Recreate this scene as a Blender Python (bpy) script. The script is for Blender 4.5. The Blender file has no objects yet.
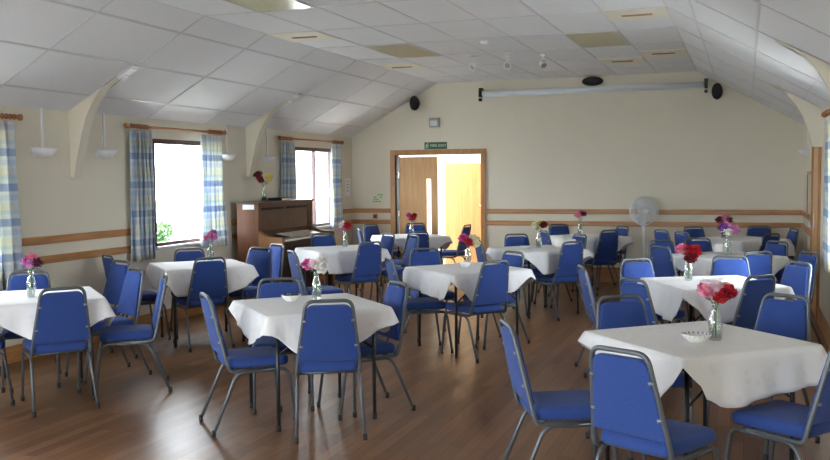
import bpy, bmesh, math, random
from mathutils import Vector, Matrix
PI = math.pi
rnd = random.Random(7)
C = bpy.context.scene.collection
sc = bpy.context.scene

# ------------------------------------------------------------------ materials
def new_mat(name):
    m = bpy.data.materials.new(name); m.use_nodes = True
    nt = m.node_tree
    return m, nt, nt.nodes['Principled BSDF']

def N(nt, typ, **kw):
    n = nt.nodes.new(typ)
    for k, v in kw.items():
        if hasattr(n, k) and k not in ('inputs',): setattr(n, k, v)
    return n

def mix_col(nt, fac, a, b, blend='MIX'):
    n = nt.nodes.new('ShaderNodeMix'); n.data_type = 'RGBA'; n.blend_type = blend
    def put(sock, v):
        if hasattr(v, 'is_linked') or hasattr(v, 'links'): nt.links.new(v, sock)
        elif isinstance(v, (int, float)): sock.default_value = v
        else: sock.default_value = (*v, 1) if len(v) == 3 else v
    put(n.inputs[0], fac); put(n.inputs[6], a); put(n.inputs[7], b)
    return n.outputs[2]

def mat(name, col, rough=.6, metal=0, vary=.08, scale=6, bump=0, bscale=60, spec=.5, sheen=0):
    m, nt, b = new_mat(name)
    tc = N(nt, 'ShaderNodeTexCoord')
    no = N(nt, 'ShaderNodeTexNoise'); no.inputs['Scale'].default_value = scale; no.inputs['Detail'].default_value = 4
    nt.links.new(tc.outputs['Object'], no.inputs['Vector'])
    lo = [c * (1 - vary) for c in col]; hi = [min(1, c * (1 + vary)) for c in col]
    nt.links.new(mix_col(nt, no.outputs['Fac'], lo, hi), b.inputs['Base Color'])
    b.inputs['Roughness'].default_value = rough; b.inputs['Metallic'].default_value = metal
    b.inputs['Specular IOR Level'].default_value = spec
    if sheen: b.inputs['Sheen Weight'].default_value = sheen
    if bump:
        n2 = N(nt, 'ShaderNodeTexNoise'); n2.inputs['Scale'].default_value = bscale
        nt.links.new(tc.outputs['Object'], n2.inputs['Vector'])
        bp = N(nt, 'ShaderNodeBump'); bp.inputs['Strength'].default_value = bump; bp.inputs['Distance'].default_value = .003
        nt.links.new(n2.outputs['Fac'], bp.inputs['Height']); nt.links.new(bp.outputs['Normal'], b.inputs['Normal'])
    return m

def wood(name, a, b_, axis=1, rough=.45, sc_=(14, 1.2, 14)):
    m, nt, b = new_mat(name)
    tc = N(nt, 'ShaderNodeTexCoord'); mp = N(nt, 'ShaderNodeMapping')
    s = [14, 14, 14]; s[axis] = 1.0
    mp.inputs['Scale'].default_value = s
    nt.links.new(tc.outputs['Object'], mp.inputs['Vector'])
    no = N(nt, 'ShaderNodeTexNoise'); no.inputs['Scale'].default_value = 2.2; no.inputs['Detail'].default_value = 6; no.inputs['Distortion'].default_value = .6
    nt.links.new(mp.outputs['Vector'], no.inputs['Vector'])
    rp = N(nt, 'ShaderNodeValToRGB'); rp.color_ramp.elements[0].position = .3; rp.color_ramp.elements[1].position = .7
    rp.color_ramp.elements[0].color = (*a, 1); rp.color_ramp.elements[1].color = (*b_, 1)
    nt.links.new(no.outputs['Fac'], rp.inputs['Fac']); nt.links.new(rp.outputs['Color'], b.inputs['Base Color'])
    b.inputs['Roughness'].default_value = rough
    return m

def floor_mat():
    m, nt, b = new_mat('strip_wood_floor')
    tc = N(nt, 'ShaderNodeTexCoord'); mp = N(nt, 'ShaderNodeMapping')
    mp.inputs['Rotation'].default_value = (0, 0, PI / 2)
    nt.links.new(tc.outputs['Object'], mp.inputs['Vector'])
    br = N(nt, 'ShaderNodeTexBrick'); br.offset = .37; br.offset_frequency = 2
    br.inputs['Color1'].default_value = (0, 0, 0, 1); br.inputs['Color2'].default_value = (1, 1, 1, 1)
    br.inputs['Mortar'].default_value = (.5, .5, .5, 1)
    br.inputs['Scale'].default_value = 1; br.inputs['Mortar Size'].default_value = .0012
    br.inputs['Brick Width'].default_value = .95; br.inputs['Row Height'].default_value = .082
    nt.links.new(mp.outputs['Vector'], br.inputs['Vector'])
    mp2 = N(nt, 'ShaderNodeMapping'); mp2.inputs['Scale'].default_value = (26, 1.4, 1)
    nt.links.new(tc.outputs['Object'], mp2.inputs['Vector'])
    no = N(nt, 'ShaderNodeTexNoise'); no.inputs['Scale'].default_value = 1.6; no.inputs['Detail'].default_value = 6
    nt.links.new(mp2.outputs['Vector'], no.inputs['Vector'])
    c1 = mix_col(nt, br.outputs['Color'], FLOOR_A, FLOOR_B)
    c2 = mix_col(nt, no.outputs['Fac'], (.42, .42, .42), (1.55, 1.5, 1.45))
    c3 = mix_col(nt, 1.0, c1, c2, 'MULTIPLY')
    c4 = mix_col(nt, br.outputs['Fac'], c3, (.03, .018, .01))
    nt.links.new(c4, b.inputs['Base Color'])
    rr = N(nt, 'ShaderNodeMapRange'); rr.inputs['To Min'].default_value = .26; rr.inputs['To Max'].default_value = .40
    nt.links.new(no.outputs['Fac'], rr.inputs['Value']); nt.links.new(rr.outputs['Result'], b.inputs['Roughness'])
    b.inputs['Specular IOR Level'].default_value = .33
    return m
FLOOR_A = (.14, .066, .026); FLOOR_B = (.25, .125, .056)

def glass_mat(name, tint=(1, 1, 1), gloss=.1, rough=.02):
    m = bpy.data.materials.new(name); m.use_nodes = True; nt = m.node_tree
    for n in list(nt.nodes): nt.nodes.remove(n)
    o = N(nt, 'ShaderNodeOutputMaterial'); mx = N(nt, 'ShaderNodeMixShader'); t = N(nt, 'ShaderNodeBsdfTransparent'); g = N(nt, 'ShaderNodeBsdfGlossy')
    lw = N(nt, 'ShaderNodeLayerWeight'); lw.inputs['Blend'].default_value = .25
    mr = N(nt, 'ShaderNodeMapRange'); mr.inputs['To Min'].default_value = gloss * .4; mr.inputs['To Max'].default_value = min(.9, gloss * 5)
    t.inputs['Color'].default_value = (*tint, 1); g.inputs['Roughness'].default_value = rough
    nt.links.new(lw.outputs['Facing'], mr.inputs['Value']); nt.links.new(mr.outputs['Result'], mx.inputs[0])
    nt.links.new(t.outputs[0], mx.inputs[1]); nt.links.new(g.outputs[0], mx.inputs[2]); nt.links.new(mx.outputs[0], o.inputs['Surface'])
    return m

def curtain_mat():
    m, nt, b = new_mat('checked_curtain_fabric')
    uv = N(nt, 'ShaderNodeUVMap'); uv.uv_map = 'UVMap'
    sp = N(nt, 'ShaderNodeSeparateXYZ'); nt.links.new(uv.outputs['UV'], sp.inputs[0])
    def bands(sock, period, cols):
        d = N(nt, 'ShaderNodeMath', operation='DIVIDE'); d.inputs[1].default_value = period; nt.links.new(sock, d.inputs[0])
        f = N(nt, 'ShaderNodeMath', operation='FRACT'); nt.links.new(d.outputs[0], f.inputs[0])
        r = N(nt, 'ShaderNodeValToRGB'); r.color_ramp.interpolation = 'CONSTANT'
        e = r.color_ramp.elements
        while len(e) < len(cols): e.new(.5)
        for i, (p_, c_) in enumerate(cols):
            e[i].position = p_; e[i].color = (*c_, 1)
        nt.links.new(f.outputs[0], r.inputs['Fac']); return r.outputs['Color']
    wh = (.86, .87, .85); bl = (.34, .45, .66); ye = (.85, .83, .70); gr = (.66, .75, .74); pb = (.66, .72, .82)
    h = bands(sp.outputs['X'], .19, [(0, wh), (.12, bl), (.36, wh), (.48, ye), (.66, wh), (.74, pb), (.92, gr)])
    v = bands(sp.outputs['Y'], .30, [(0, bl), (.22, wh), (.34, gr), (.46, ye), (.66, wh), (.74, pb), (.9, wh)])
    c = mix_col(nt, .5, h, v); c2 = mix_col(nt, .4, c, mix_col(nt, 1.0, h, v, 'MULTIPLY'))
    nt.links.new(c2, b.inputs['Base Color']); b.inputs['Roughness'].default_value = .9
    tr = N(nt, 'ShaderNodeBsdfTranslucent'); nt.links.new(c2, tr.inputs['Color'])
    mx = N(nt, 'ShaderNodeMixShader'); mx.inputs[0].default_value = .36
    out = [n for n in nt.nodes if n.type == 'OUTPUT_MATERIAL'][0]
    nt.links.new(b.outputs[0], mx.inputs[1]); nt.links.new(tr.outputs[0], mx.inputs[2]); nt.links.new(mx.outputs[0], out.inputs['Surface'])
    return m

def cloth_mat():
    m, nt, b = new_mat('white_table_linen')
    tc = N(nt, 'ShaderNodeTexCoord')
    vo = N(nt, 'ShaderNodeTexVoronoi'); vo.inputs['Scale'].default_value = 13
    nt.links.new(tc.outputs['Object'], vo.inputs['Vector'])
    rp = N(nt, 'ShaderNodeValToRGB'); rp.color_ramp.elements[0].position = .18; rp.color_ramp.elements[1].position = .26
    rp.color_ramp.elements[0].color = (.735, .74, .77, 1); rp.color_ramp.elements[1].color = (.785, .785, .795, 1)
    nt.links.new(vo.outputs['Distance'], rp.inputs['Fac']); nt.links.new(rp.outputs['Color'], b.inputs['Base Color'])
    b.inputs['Roughness'].default_value = .75; b.inputs['Specular IOR Level'].default_value = .3
    n2 = N(nt, 'ShaderNodeTexNoise'); n2.inputs['Scale'].default_value = 9; n2.inputs['Detail'].default_value = 3
    nt.links.new(tc.outputs['Object'], n2.inputs['Vector'])
    bp = N(nt, 'ShaderNodeBump'); bp.inputs['Strength'].default_value = .25; bp.inputs['Distance'].default_value = .02
    nt.links.new(n2.outputs['Fac'], bp.inputs['Height']); nt.links.new(bp.outputs['Normal'], b.inputs['Normal'])
    return m

def tile_mat():
    m, nt, b = new_mat('mineral_fibre_tile')
    tc = N(nt, 'ShaderNodeTexCoord')
    no = N(nt, 'ShaderNodeTexNoise'); no.inputs['Scale'].default_value = 90; no.inputs['Detail'].default_value = 3
    nt.links.new(tc.outputs['Object'], no.inputs['Vector'])
    n2 = N(nt, 'ShaderNodeTexNoise'); n2.inputs['Scale'].default_value = .9
    nt.links.new(tc.outputs['Object'], n2.inputs['Vector'])
    c = mix_col(nt, no.outputs['Fac'], (.66, .66, .67), (.76, .76, .76))
    c2 = mix_col(nt, n2.outputs['Fac'], (.95, .95, .97), (1.02, 1.01, 1.0))
    nt.links.new(mix_col(nt, 1.0, c, c2, 'MULTIPLY'), b.inputs['Base Color'])
    b.inputs['Roughness'].default_value = .7
    return m

M = dict(
    wall=mat('cream_wall_paint', (.68, .63, .515), .7, vary=.03, scale=1.5),
    lobby=mat('white_lobby_paint', (.8, .78, .72), .7, vary=.02),
    floor=floor_mat(), tile=tile_mat(),
    grid=mat('grey_ceiling_grid', (.55, .54, .55), .35, vary=.03),
    pine=wood('honey_pine', (.33, .145, .045), (.50, .25, .095), 1, .4),
    pinex=wood('honey_pine_across', (.33, .145, .045), (.50, .25, .095), 0, .4),
    pinez=wood('honey_pine_upright', (.33, .145, .045), (.50, .25, .095), 2, .4),
    skirt=wood('orange_pine_skirting', (.33, .13, .045), (.46, .20, .075), 0, .4),
    doorw=wood('oak_veneer', (.50, .27, .10), (.63, .37, .16), 2, .4),
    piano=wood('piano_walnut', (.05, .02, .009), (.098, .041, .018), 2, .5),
    pianos=wood('piano_walnut_lit_side', (.11, .036, .011), (.18, .066, .022), 2, .5),  # lighter copy of the walnut; light on the piano end put into the colour
    pianol=wood('pale_lit_arm_wood', (.22, .095, .035), (.33, .155, .06), 1, .35),  # pale wood, with the bright light on the near arm put into its tone
    rod=wood('varnished_pole', (.30, .11, .032), (.43, .175, .055), 1, .3),
    fabric=mat('royal_blue_upholstery', (.030, .067, .25), .9, vary=.28, scale=140, bump=.25, bscale=300, spec=.2, sheen=.1),
    steel=mat('hammered_grey_steel', (.125, .138, .152), .42, .45, vary=.06, scale=60),
    bolt=mat('bright_bracket_steel', (.27, .28, .29), .45, .6),
    rubber=mat('black_rubber', (.018, .018, .018), .7),
    black=mat('black_painted_steel', (.022, .022, .025), .35, .2),
    ply=mat('table_board', (.3, .2, .12), .6),
    cloth=cloth_mat(), curtain=curtain_mat(),
    white=mat('white_plastic', (.78, .78, .77), .4, vary=.02),
    offw=mat('off_white_enamel', (.72, .72, .72), .35, vary=.02),
    china=mat('white_china', (.82, .82, .80), .2, vary=.02),
    frame=mat('dark_stained_window_frame', (.075, .03, .028), .35, vary=.1),
    sill=mat('white_gloss_sill', (.75, .74, .70), .3, vary=.02),
    glass=glass_mat('window_glass', (.97, .98, .98), .06),
    bottle=glass_mat('clear_bottle_glass', (.95, .97, .96), .26, .05),
    water=glass_mat('vase_water', (.92, .96, .93), .08, .05),
    diff=mat('yellowed_light_diffuser', (.42, .37, .21), .35, vary=.05),
    diffl=mat('daylit_light_diffuser', (.62, .62, .40), .18, vary=.05),  # paler diffuser copy; daylight on the panel put into its colour
    ventm=mat('cream_vent_panel', (.70, .655, .53), .5, vary=.04),
    slot=mat('brown_vent_slot', (.32, .19, .09), .6),
    dark=mat('black_speaker_cloth', (.012, .012, .014), .8),
    screen=mat('pale_grey_casing', (.66, .69, .72), .3, vary=.02),
    grey=mat('mid_grey_plastic', (.30, .31, .30), .5),
    green=mat('exit_sign_green', (.01, .085, .03), .4, vary=.02),
    signw=mat('sign_white', (.62, .68, .60), .4, vary=.02),
    leaf=mat('leaf_green', (.045, .12, .025), .5, vary=.3, scale=30),
    stem=mat('stem_green', (.10, .22, .06), .5, vary=.2),
    sticker=mat('bright_green_sticker', (.10, .45, .06), .5),
    red=mat('alarm_red', (.33, .07, .03), .4),
    chrome=mat('satin_metal', (.7, .7, .7), .25, .9),
    fan=mat('pale_grey_fan_plastic', (.74, .76, .78), .4),
    blade=glass_mat('translucent_fan_blade', (.70, .74, .78), .2, .3),
    key=mat('ivory_keys', (.74, .70, .62), .3),
    paper=mat('white_paper', (.8, .8, .8), .6, vary=.02),
    ink=mat('grey_ink', (.52, .52, .53), .6),
    ground=mat('pale_paving', (.55, .55, .52), .8),
    potp=mat('dark_dried_petals', (.04, .03, .04), .8, vary=.5, scale=60),
    blueglaze=mat('cobalt_glaze', (.05, .09, .28), .25),
    board=mat('beige_pinboard', (.58, .52, .40), .8),
)
def fmat(name, col): return mat(name, col, .55, vary=.22, scale=45)
FC = dict(magenta=fmat('magenta_petals', (.62, .07, .28)), pink=fmat('pink_petals', (.80, .28, .42)),
          palepink=fmat('pale_pink_petals', (.82, .60, .66)), lilac=fmat('lilac_pink_petals', (.66, .25, .55)),
          plum=fmat('plum_petals', (.14, .015, .06)), red=fmat('red_petals', (.48, .012, .03)),
          darkred=fmat('dark_red_petals', (.17, .01, .02)), white=fmat('white_petals', (.80, .78, .74)),
          cream=fmat('cream_petals', (.74, .70, .48)), yellow=fmat('yellow_petals', (.80, .68, .20)),
          purple=fmat('purple_petals', (.22, .05, .32)))

# ------------------------------------------------------------------ mesh helpers
def obj(name, bm, m=None, parent=None, smooth=None, loc=None):
    me = bpy.data.meshes.new(name); bmesh.ops.recalc_face_normals(bm, faces=bm.faces) if smooth != 'keep' else None
    bm.to_mesh(me); bm.free()
    for x in (m if isinstance(m, (list, tuple)) else [m]):
        if x: me.materials.append(x)
    if smooth is True:
        for p in me.polygons: p.use_smooth = True
    o = bpy.data.objects.new(name, me); C.objects.link(o)
    if parent: o.parent = parent
    if loc: o.location = loc
    return o
def tag(o, label, cat, group=None, kind=None):
    if label: o['label'] = label
    if cat: o['category'] = cat
    if group: o['group'] = group
    if kind: o['kind'] = kind
    return o
def thing(name, label, cat, loc=(0, 0, 0), rz=0, group=None):
    o = bpy.data.objects.new(name, None); o.empty_display_size = .1; C.objects.link(o)
    o.location = loc; o.rotation_euler = (0, 0, rz)
    return tag(o, label, cat, group)
def struct(name, bm, m, smooth=None, parent=None):
    o = obj(name, bm, m, parent, smooth)
    if not parent: o['kind'] = 'structure'
    return o
def copy_tree(o, parent=None):
    c = o.copy(); C.objects.link(c)
    if parent: c.parent = parent
    for ch in list(o.children): copy_tree(ch, c)
    return c

def box(bm, x0, x1, y0, y1, z0, z1, mi=0):
    v = [bm.verts.new((x, y, z)) for x in (x0, x1) for y in (y0, y1) for z in (z0, z1)]
    for f in ((0, 1, 3, 2), (4, 6, 7, 5), (0, 4, 5, 1), (2, 3, 7, 6), (0, 2, 6, 4), (1, 5, 7, 3)):
        bm.faces.new([v[i] for i in f]).material_index = mi
def bbox(bm, x0, x1, y0, y1, z0, z1, bev=.004, mi=0):
    t = bmesh.new(); box(t, x0, x1, y0, y1, z0, z1)
    bmesh.ops.recalc_face_normals(t, faces=t.faces)
    bmesh.ops.bevel(t, geom=list(t.edges), offset=bev, segments=2, affect='EDGES', profile=.5)
    merge(bm, t, mi=mi)
def merge(bm, t, mat_=None, mi=0):
    mp = {}
    for v in t.verts: mp[v] = bm.verts.new(mat_ @ v.co if mat_ else v.co)
    for f in t.faces:
        n = bm.faces.new([mp[v] for v in f.verts]); n.smooth = f.smooth; n.material_index = mi or f.material_index
    t.free()
def prism(bm, pts, axis, a, b, mi=0):
    """pts: 2D outline in the two other axes, extruded along axis from a to b"""
    def mk(p, t):
        return ((t, p[0], p[1]), (p[0], t, p[1]), (p[0], p[1], t))[axis]
    A = [bm.verts.new(mk(p, a)) for p in pts]; B = [bm.verts.new(mk(p, b)) for p in pts]
    n = len(pts)
    bm.faces.new(A).material_index = mi; bm.faces.new(B[::-1]).material_index = mi
    for i in range(n): bm.faces.new((A[i], A[(i + 1) % n], B[(i + 1) % n], B[i])).material_index = mi
def fillet(pts, r, n=5):
    pts = [Vector(p) for p in pts]; out = [pts[0]]
    for i in range(1, len(pts) - 1):
        a, b, c = pts[i - 1], pts[i], pts[i + 1]
        d1 = (a - b); d2 = (c - b); rr = min(r if not isinstance(r, (list, tuple)) else r[i - 1], d1.length * .49, d2.length * .49)
        p0 = b + d1.normalized() * rr; p1 = b + d2.normalized() * rr
        for k in range(n + 1):
            t = k / n; out.append(p0 * (1 - t) ** 2 + b * 2 * t * (1 - t) + p1 * t * t)
    out.append(pts[-1]); return out
def tube(bm, path, r, seg=8, closed=False, cap=True, mi=0):
    path = [Vector(p) for p in path]; n = len(path); rings = []; up = None
    for i, p in enumerate(path):
        if closed: t = (path[(i + 1) % n] - path[i - 1]).normalized()
        else: t = (path[min(i + 1, n - 1)] - path[max(i - 1, 0)]).normalized()
        if up is None:
            up = Vector((0, 0, 1)) if abs(t.z) < .9 else Vector((1, 0, 0))
        up = (up - t * up.dot(t)).normalized(); s = t.cross(up)
        rr = r[i] if isinstance(r, (list, tuple)) else r
        rings.append([bm.verts.new(p + (up * math.cos(2 * PI * k / seg) + s * math.sin(2 * PI * k / seg)) * rr) for k in range(seg)])
    m = n if closed else n - 1
    for i in range(m):
        A, B = rings[i], rings[(i + 1) % n]
        for k in range(seg):
            f = bm.faces.new((A[k], A[(k + 1) % seg], B[(k + 1) % seg], B[k])); f.smooth = True; f.material_index = mi
    if cap and not closed:
        bm.faces.new(rings[0][::-1]).material_index = mi; bm.faces.new(rings[-1]).material_index = mi
def lathe(bm, prof, seg=16, ctr=(0, 0, 0), cap0=True, cap1=True, mi=0, smooth=True):
    rings = []
    for r, z in prof:
        rings.append([bm.verts.new((ctr[0] + r * math.cos(2 * PI * k / seg), ctr[1] + r * math.sin(2 * PI * k / seg), ctr[2] + z)) for k in range(seg)])
    for A, B in zip(rings, rings[1:]):
        for k in range(seg):
            f = bm.faces.new((A[k], A[(k + 1) % seg], B[(k + 1) % seg], B[k])); f.smooth = smooth; f.material_index = mi
    if cap0: bm.faces.new(rings[0][::-1]).material_index = mi
    if cap1: bm.faces.new(rings[-1]).material_index = mi
def round_poly(pts, r, n=5):
    """closed 2D outline with rounded corners"""
    out = []; L = len(pts)
    for i in range(L):
        a, b, c = Vector(pts[i - 1]), Vector(pts[i]), Vector(pts[(i + 1) % L])
        rr = r[i] if isinstance(r, (list, tuple)) else r
        p0 = b + (a - b).normalized() * rr; p1 = b + (c - b).normalized() * rr
        for k in range(n + 1):
            t = k / n; out.append(p0 * (1 - t) ** 2 + b * 2 * t * (1 - t) + p1 * t * t)
    return out
def pad(bm, outline, levels, dome=0, mtx=None):
    """levels: (inset, z) rings of a cushion"""
    cx = sum(p[0] for p in outline) / len(outline); cy = sum(p[1] for p in outline) / len(outline)
    n = len(outline); rings = []
    for ins, z in levels:
        ring = []
        for p in outline:
            d = Vector((p[0] - cx, p[1] - cy)); l = d.length
            q = Vector((cx, cy)) + d * max(0, (l - ins) / l)
            co = Vector((q.x, q.y, z)); ring.append(bm.verts.new(mtx @ co if mtx else co))
        rings.append(ring)
    for A, B in zip(rings, rings[1:]):
        for k in range(n):
            f = bm.faces.new((A[k], A[(k + 1) % n], B[(k + 1) % n], B[k])); f.smooth = True
    for ring, z, s in ((rings[0], levels[0][1], -1), (rings[-1], levels[-1][1], 1)):
        co = Vector((cx, cy, z + (dome if s > 0 else 0))); c = bm.verts.new(mtx @ co if mtx else co)
        for k in range(n):
            f = bm.faces.new((ring[k], ring[(k + 1) % n], c)); f.smooth = True

# ------------------------------------------------------------------ dimensions of the hall
LX, RX, DY, RY = -6.032, .742, 13.695, -3.0
EAVE, COL = 2.241, 3.043
XL, XR = -4.568, -.671
WT = .25
# ------------------------------------------------------------------ floor
bm = bmesh.new(); box(bm, LX - .3, RX + .3, RY - .3, DY + .02, -.1, 0); struct('floor', bm, M['floor'])

# ------------------------------------------------------------------ walls with openings
def wall_x(name, x0, x1, wins, z_top):
    bm = bmesh.new(); y = RY - .25
    for (a, b, z0, z1) in sorted(wins):
        box(bm, x0, x1, y, a, 0, z_top); box(bm, x0, x1, a, b, 0, z0); box(bm, x0, x1, a, b, z1, z_top); y = b
    box(bm, x0, x1, y, DY + .2, 0, z_top)
    return struct(name, bm, M['wall'])
WZ0, WZ1 = .84, 2.03
winL = [(-1.5, -.2, WZ0, WZ1), (1.75, 3.0, WZ0, WZ1), (4.95, 6.2, WZ0, WZ1), (8.37, 9.72, WZ0, WZ1), (11.69, 12.95, WZ0, WZ1)]
winR = [(7.5, 9.0, .72, WZ1)]
wall_x('wall_left', LX - WT, LX, winL, EAVE + .12)
wall_x('wall_right', RX, RX + WT, winR, EAVE + .12)
DX0, DX1, DZ = -5.28, -3.86, 1.93
def gable(bm, y0, y1):
    e = .06
    prism(bm, [(LX - .2, EAVE), (RX + .2, EAVE), (RX + .2, EAVE + .05), (XR, COL + e), (XL, COL + e), (LX - .2, EAVE + .05)], 1, y0, y1)
bm = bmesh.new()
box(bm, LX - .2, DX0, DY, DY + .2, 0, EAVE); box(bm, DX1, RX + .2, DY, DY + .2, 0, EAVE); box(bm, DX0, DX1, DY, DY + .2, DZ, EAVE)
gable(bm, DY, DY + .2)
struct('wall_back', bm, M['wall'])
bm = bmesh.new(); gx0, gx1, gz0, gz1 = -5.6, -1.6, .4, 2.15
box(bm, LX - .2, gx0, RY - .2, RY, 0, EAVE); box(bm, gx1, RX + .2, RY - .2, RY, 0, EAVE)
box(bm, gx0, gx1, RY - .2, RY, 0, gz0); box(bm, gx0, gx1, RY - .2, RY, gz1, EAVE); gable(bm, RY - .2, RY)
struct('wall_front', bm, M['wall'])

# ------------------------------------------------------------------ ceiling: flat collar and two slopes
bm = bmesh.new(); e = .06
sl = (COL - EAVE) / (XL - LX); sr = (COL - EAVE) / (RX - XR)
y0, y1 = RY - .2, DY + .2
prism(bm, [(XL, COL), (XR, COL), (XR, COL + e), (XL, COL + e)], 1, y0, y1)
prism(bm, [(LX - .05, EAVE - .05 * sl), (XL, COL), (XL, COL + e), (LX - .05, EAVE + e)], 1, y0, y1)
prism(bm, [(RX + .05, EAVE - .05 * sr), (XR, COL), (XR, COL + e), (RX + .05, EAVE + e)], 1, y0, y1)
struct('ceiling', bm, M['tile'])
GY = [9.42 + 1.137 * k for k in range(-12, 4)]
GX = [XR - .5567 * k for k in range(8)]
def slope_pt(side, d):                       # d = horizontal distance from the flat edge
    return (XL - d, COL - d * sl) if side < 0 else (XR + d, COL - d * sr)
bm = bmesh.new(); w = .009; t = .004
for x in GX: box(bm, x - w, x + w, RY, DY, COL - t, COL + .002)
for y in GY:
    if RY < y < DY: box(bm, XL, XR, y - w, y + w, COL - t, COL + .002)
for side in (-1, 1):
    s = sl if side < 0 else sr
    full = (XL - LX) if side < 0 else (RX - XR)
    nx, nz = (s, -1) if side < 0 else (-s, -1)                  # towards the room
    l = math.hypot(nx, nz); nx /= l; nz /= l
    for d in (.25, .73, 1.21):
        a = slope_pt(side, d - w); b = slope_pt(side, d + w)
        prism(bm, [a, b, (b[0] + nx * t, b[1] + nz * t), (a[0] + nx * t, a[1] + nz * t)], 1, RY, DY)
    for y in GY:
        if RY < y < DY:
            a = slope_pt(side, 0); b = slope_pt(side, full)
            prism(bm, [a, b, (b[0] + nx * t, b[1] + nz * t), (a[0] + nx * t, a[1] + nz * t)], 1, y - w, y + w)
struct('trim_1', bm, M['grid'])

# knee braces of the roof frames
ti = 2
for y in (.61, 3.87, 7.13, 10.39):
    for side in (-1, 1):
        W = LX if side < 0 else RX; g = -side
        d = [(0, EAVE - .005), (0, 1.61), (.045, 1.61), (.068, 1.74), (.105, 1.87), (.145, 2.03), (.20, 2.18), (.275, 2.31), (.37, 2.425), (.46, 2.50), (.56, 2.545)]
        if side > 0: d[1:4] = [(0, 1.86), (.09, 1.86)]
        bm = bmesh.new(); prism(bm, [(W + g * (a if a else -.01), z) for a, z in d], 1, y - .055, y + .055)
        struct('trim_%d' % ti, bm, M['wall']); ti += 1

# dado rails and skirting
def rail(x0, x1, y0, y1, zc, m):
    global ti
    bm = bmesh.new(); bbox(bm, x0, x1, y0, y1, zc - .036, zc + .036, .008); struct('trim_%d' % ti, bm, m); ti += 1
for zc in (1.045, .865):
    rail(LX - .005, LX + .025, 6.38, 8.0, zc, M['pine']); rail(LX - .005, LX + .025, 9.95, 11.28, zc, M['pine']); rail(LX - .005, LX + .025, 13.28, DY, zc, M['pine'])
    rail(LX, DX0 - .08, DY - .025, DY + .005, zc, M['pinex']); rail(DX1 + .08, RX, DY - .025, DY + .005, zc, M['pinex'])
    rail(RX - .025, RX + .005, 11.72, DY, zc, M['pine'])
def base(name, *a, m):
    bm = bmesh.new(); bbox(bm, *a, .006); struct(name, bm, m)
base('baseboard_left', LX - .005, LX + .02, RY, DY, 0, .15, m=M['pine'])
base('baseboard_right', RX - .02, RX + .005, RY, 10.57, 0, .17, m=M['pine'])
base('baseboard_right.001', RX - .02, RX + .005, 11.71, DY, 0, .17, m=M['pine'])
base('baseboard_back', LX, DX0 - .08, DY - .02, DY + .005, 0, .22, m=M['skirt'])
base('baseboard_back.001', DX1 + .08, RX, DY - .02, DY + .005, 0, .22, m=M['skirt'])

# ------------------------------------------------------------------ windows
def window(i, side, a, b, z0, z1, mull=None):
    W = LX - .06 if side < 0 else RX + .12
    x0, x1 = W, W + .05
    o = bmesh.new(); f = .055
    box(o, x0, x1, a, a + f, z0, z1); box(o, x0, x1, b - f, b, z0, z1); box(o, x0, x1, a + f, b - f, z0, z0 + f); box(o, x0, x1, a + f, b - f, z1 - f, z1)
    if mull: box(o, x0, x1, mull - .018, mull + .018, z0 + f, z1 - f)
    w_ = struct('window_%d' % i, o, M['frame'])
    g = bmesh.new(); box(g, (x0 + x1) / 2 - .003, (x0 + x1) / 2 + .003, a + f, b - f, z0 + f, z1 - f)
    obj('pane', g, M['glass'], w_)
    s = bmesh.new()
    if side < 0: bbox(s, LX - .01, LX + .05, a, b, z0 - .01, z0 + .018, .006)
    else: bbox(s, RX - .03, RX + .12, a, b, z0 - .01, z0 + .018, .006)
    obj('sill', s, M['sill'], w_)
    h = bmesh.new(); ym = b - .09
    if side < 0: bbox(h, x1, x1 + .02, ym - .012, ym + .012, 1.3, 1.42, .004)
    else: bbox(h, x0 - .02, x0, ym - .012, ym + .012, 1.3, 1.42, .004)
    obj('handle', h, M['chrome'], w_)
wi = 1
for (a, b, z0, z1) in winL: window(wi, -1, a, b, z0, z1, mull=12.35 if a > 11 else None); wi += 1
for (a, b, z0, z1) in winR: window(wi, 1, a, b, z0, z1, mull=(a + b) / 2); wi += 1
bm = bmesh.new(); f = .06
for x in (gx0, (gx0 + gx1) / 2 - f / 2, gx1 - f): box(bm, x, x + f, RY - .15, RY - .1, gz0, gz1)
box(bm, gx0, gx1, RY - .15, RY - .1, gz0, gz0 + f); box(bm, gx0, gx1, RY - .15, RY - .1, gz1 - f, gz1)
w_ = struct('window_%d' % wi, bm, M['frame']); g = bmesh.new(); box(g, gx0, gx1, RY - .128, RY - .122, gz0, gz1); obj('pane', g, M['glass'], w_)  # unseen rear window, guessed and enlarged to add fill light

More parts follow.
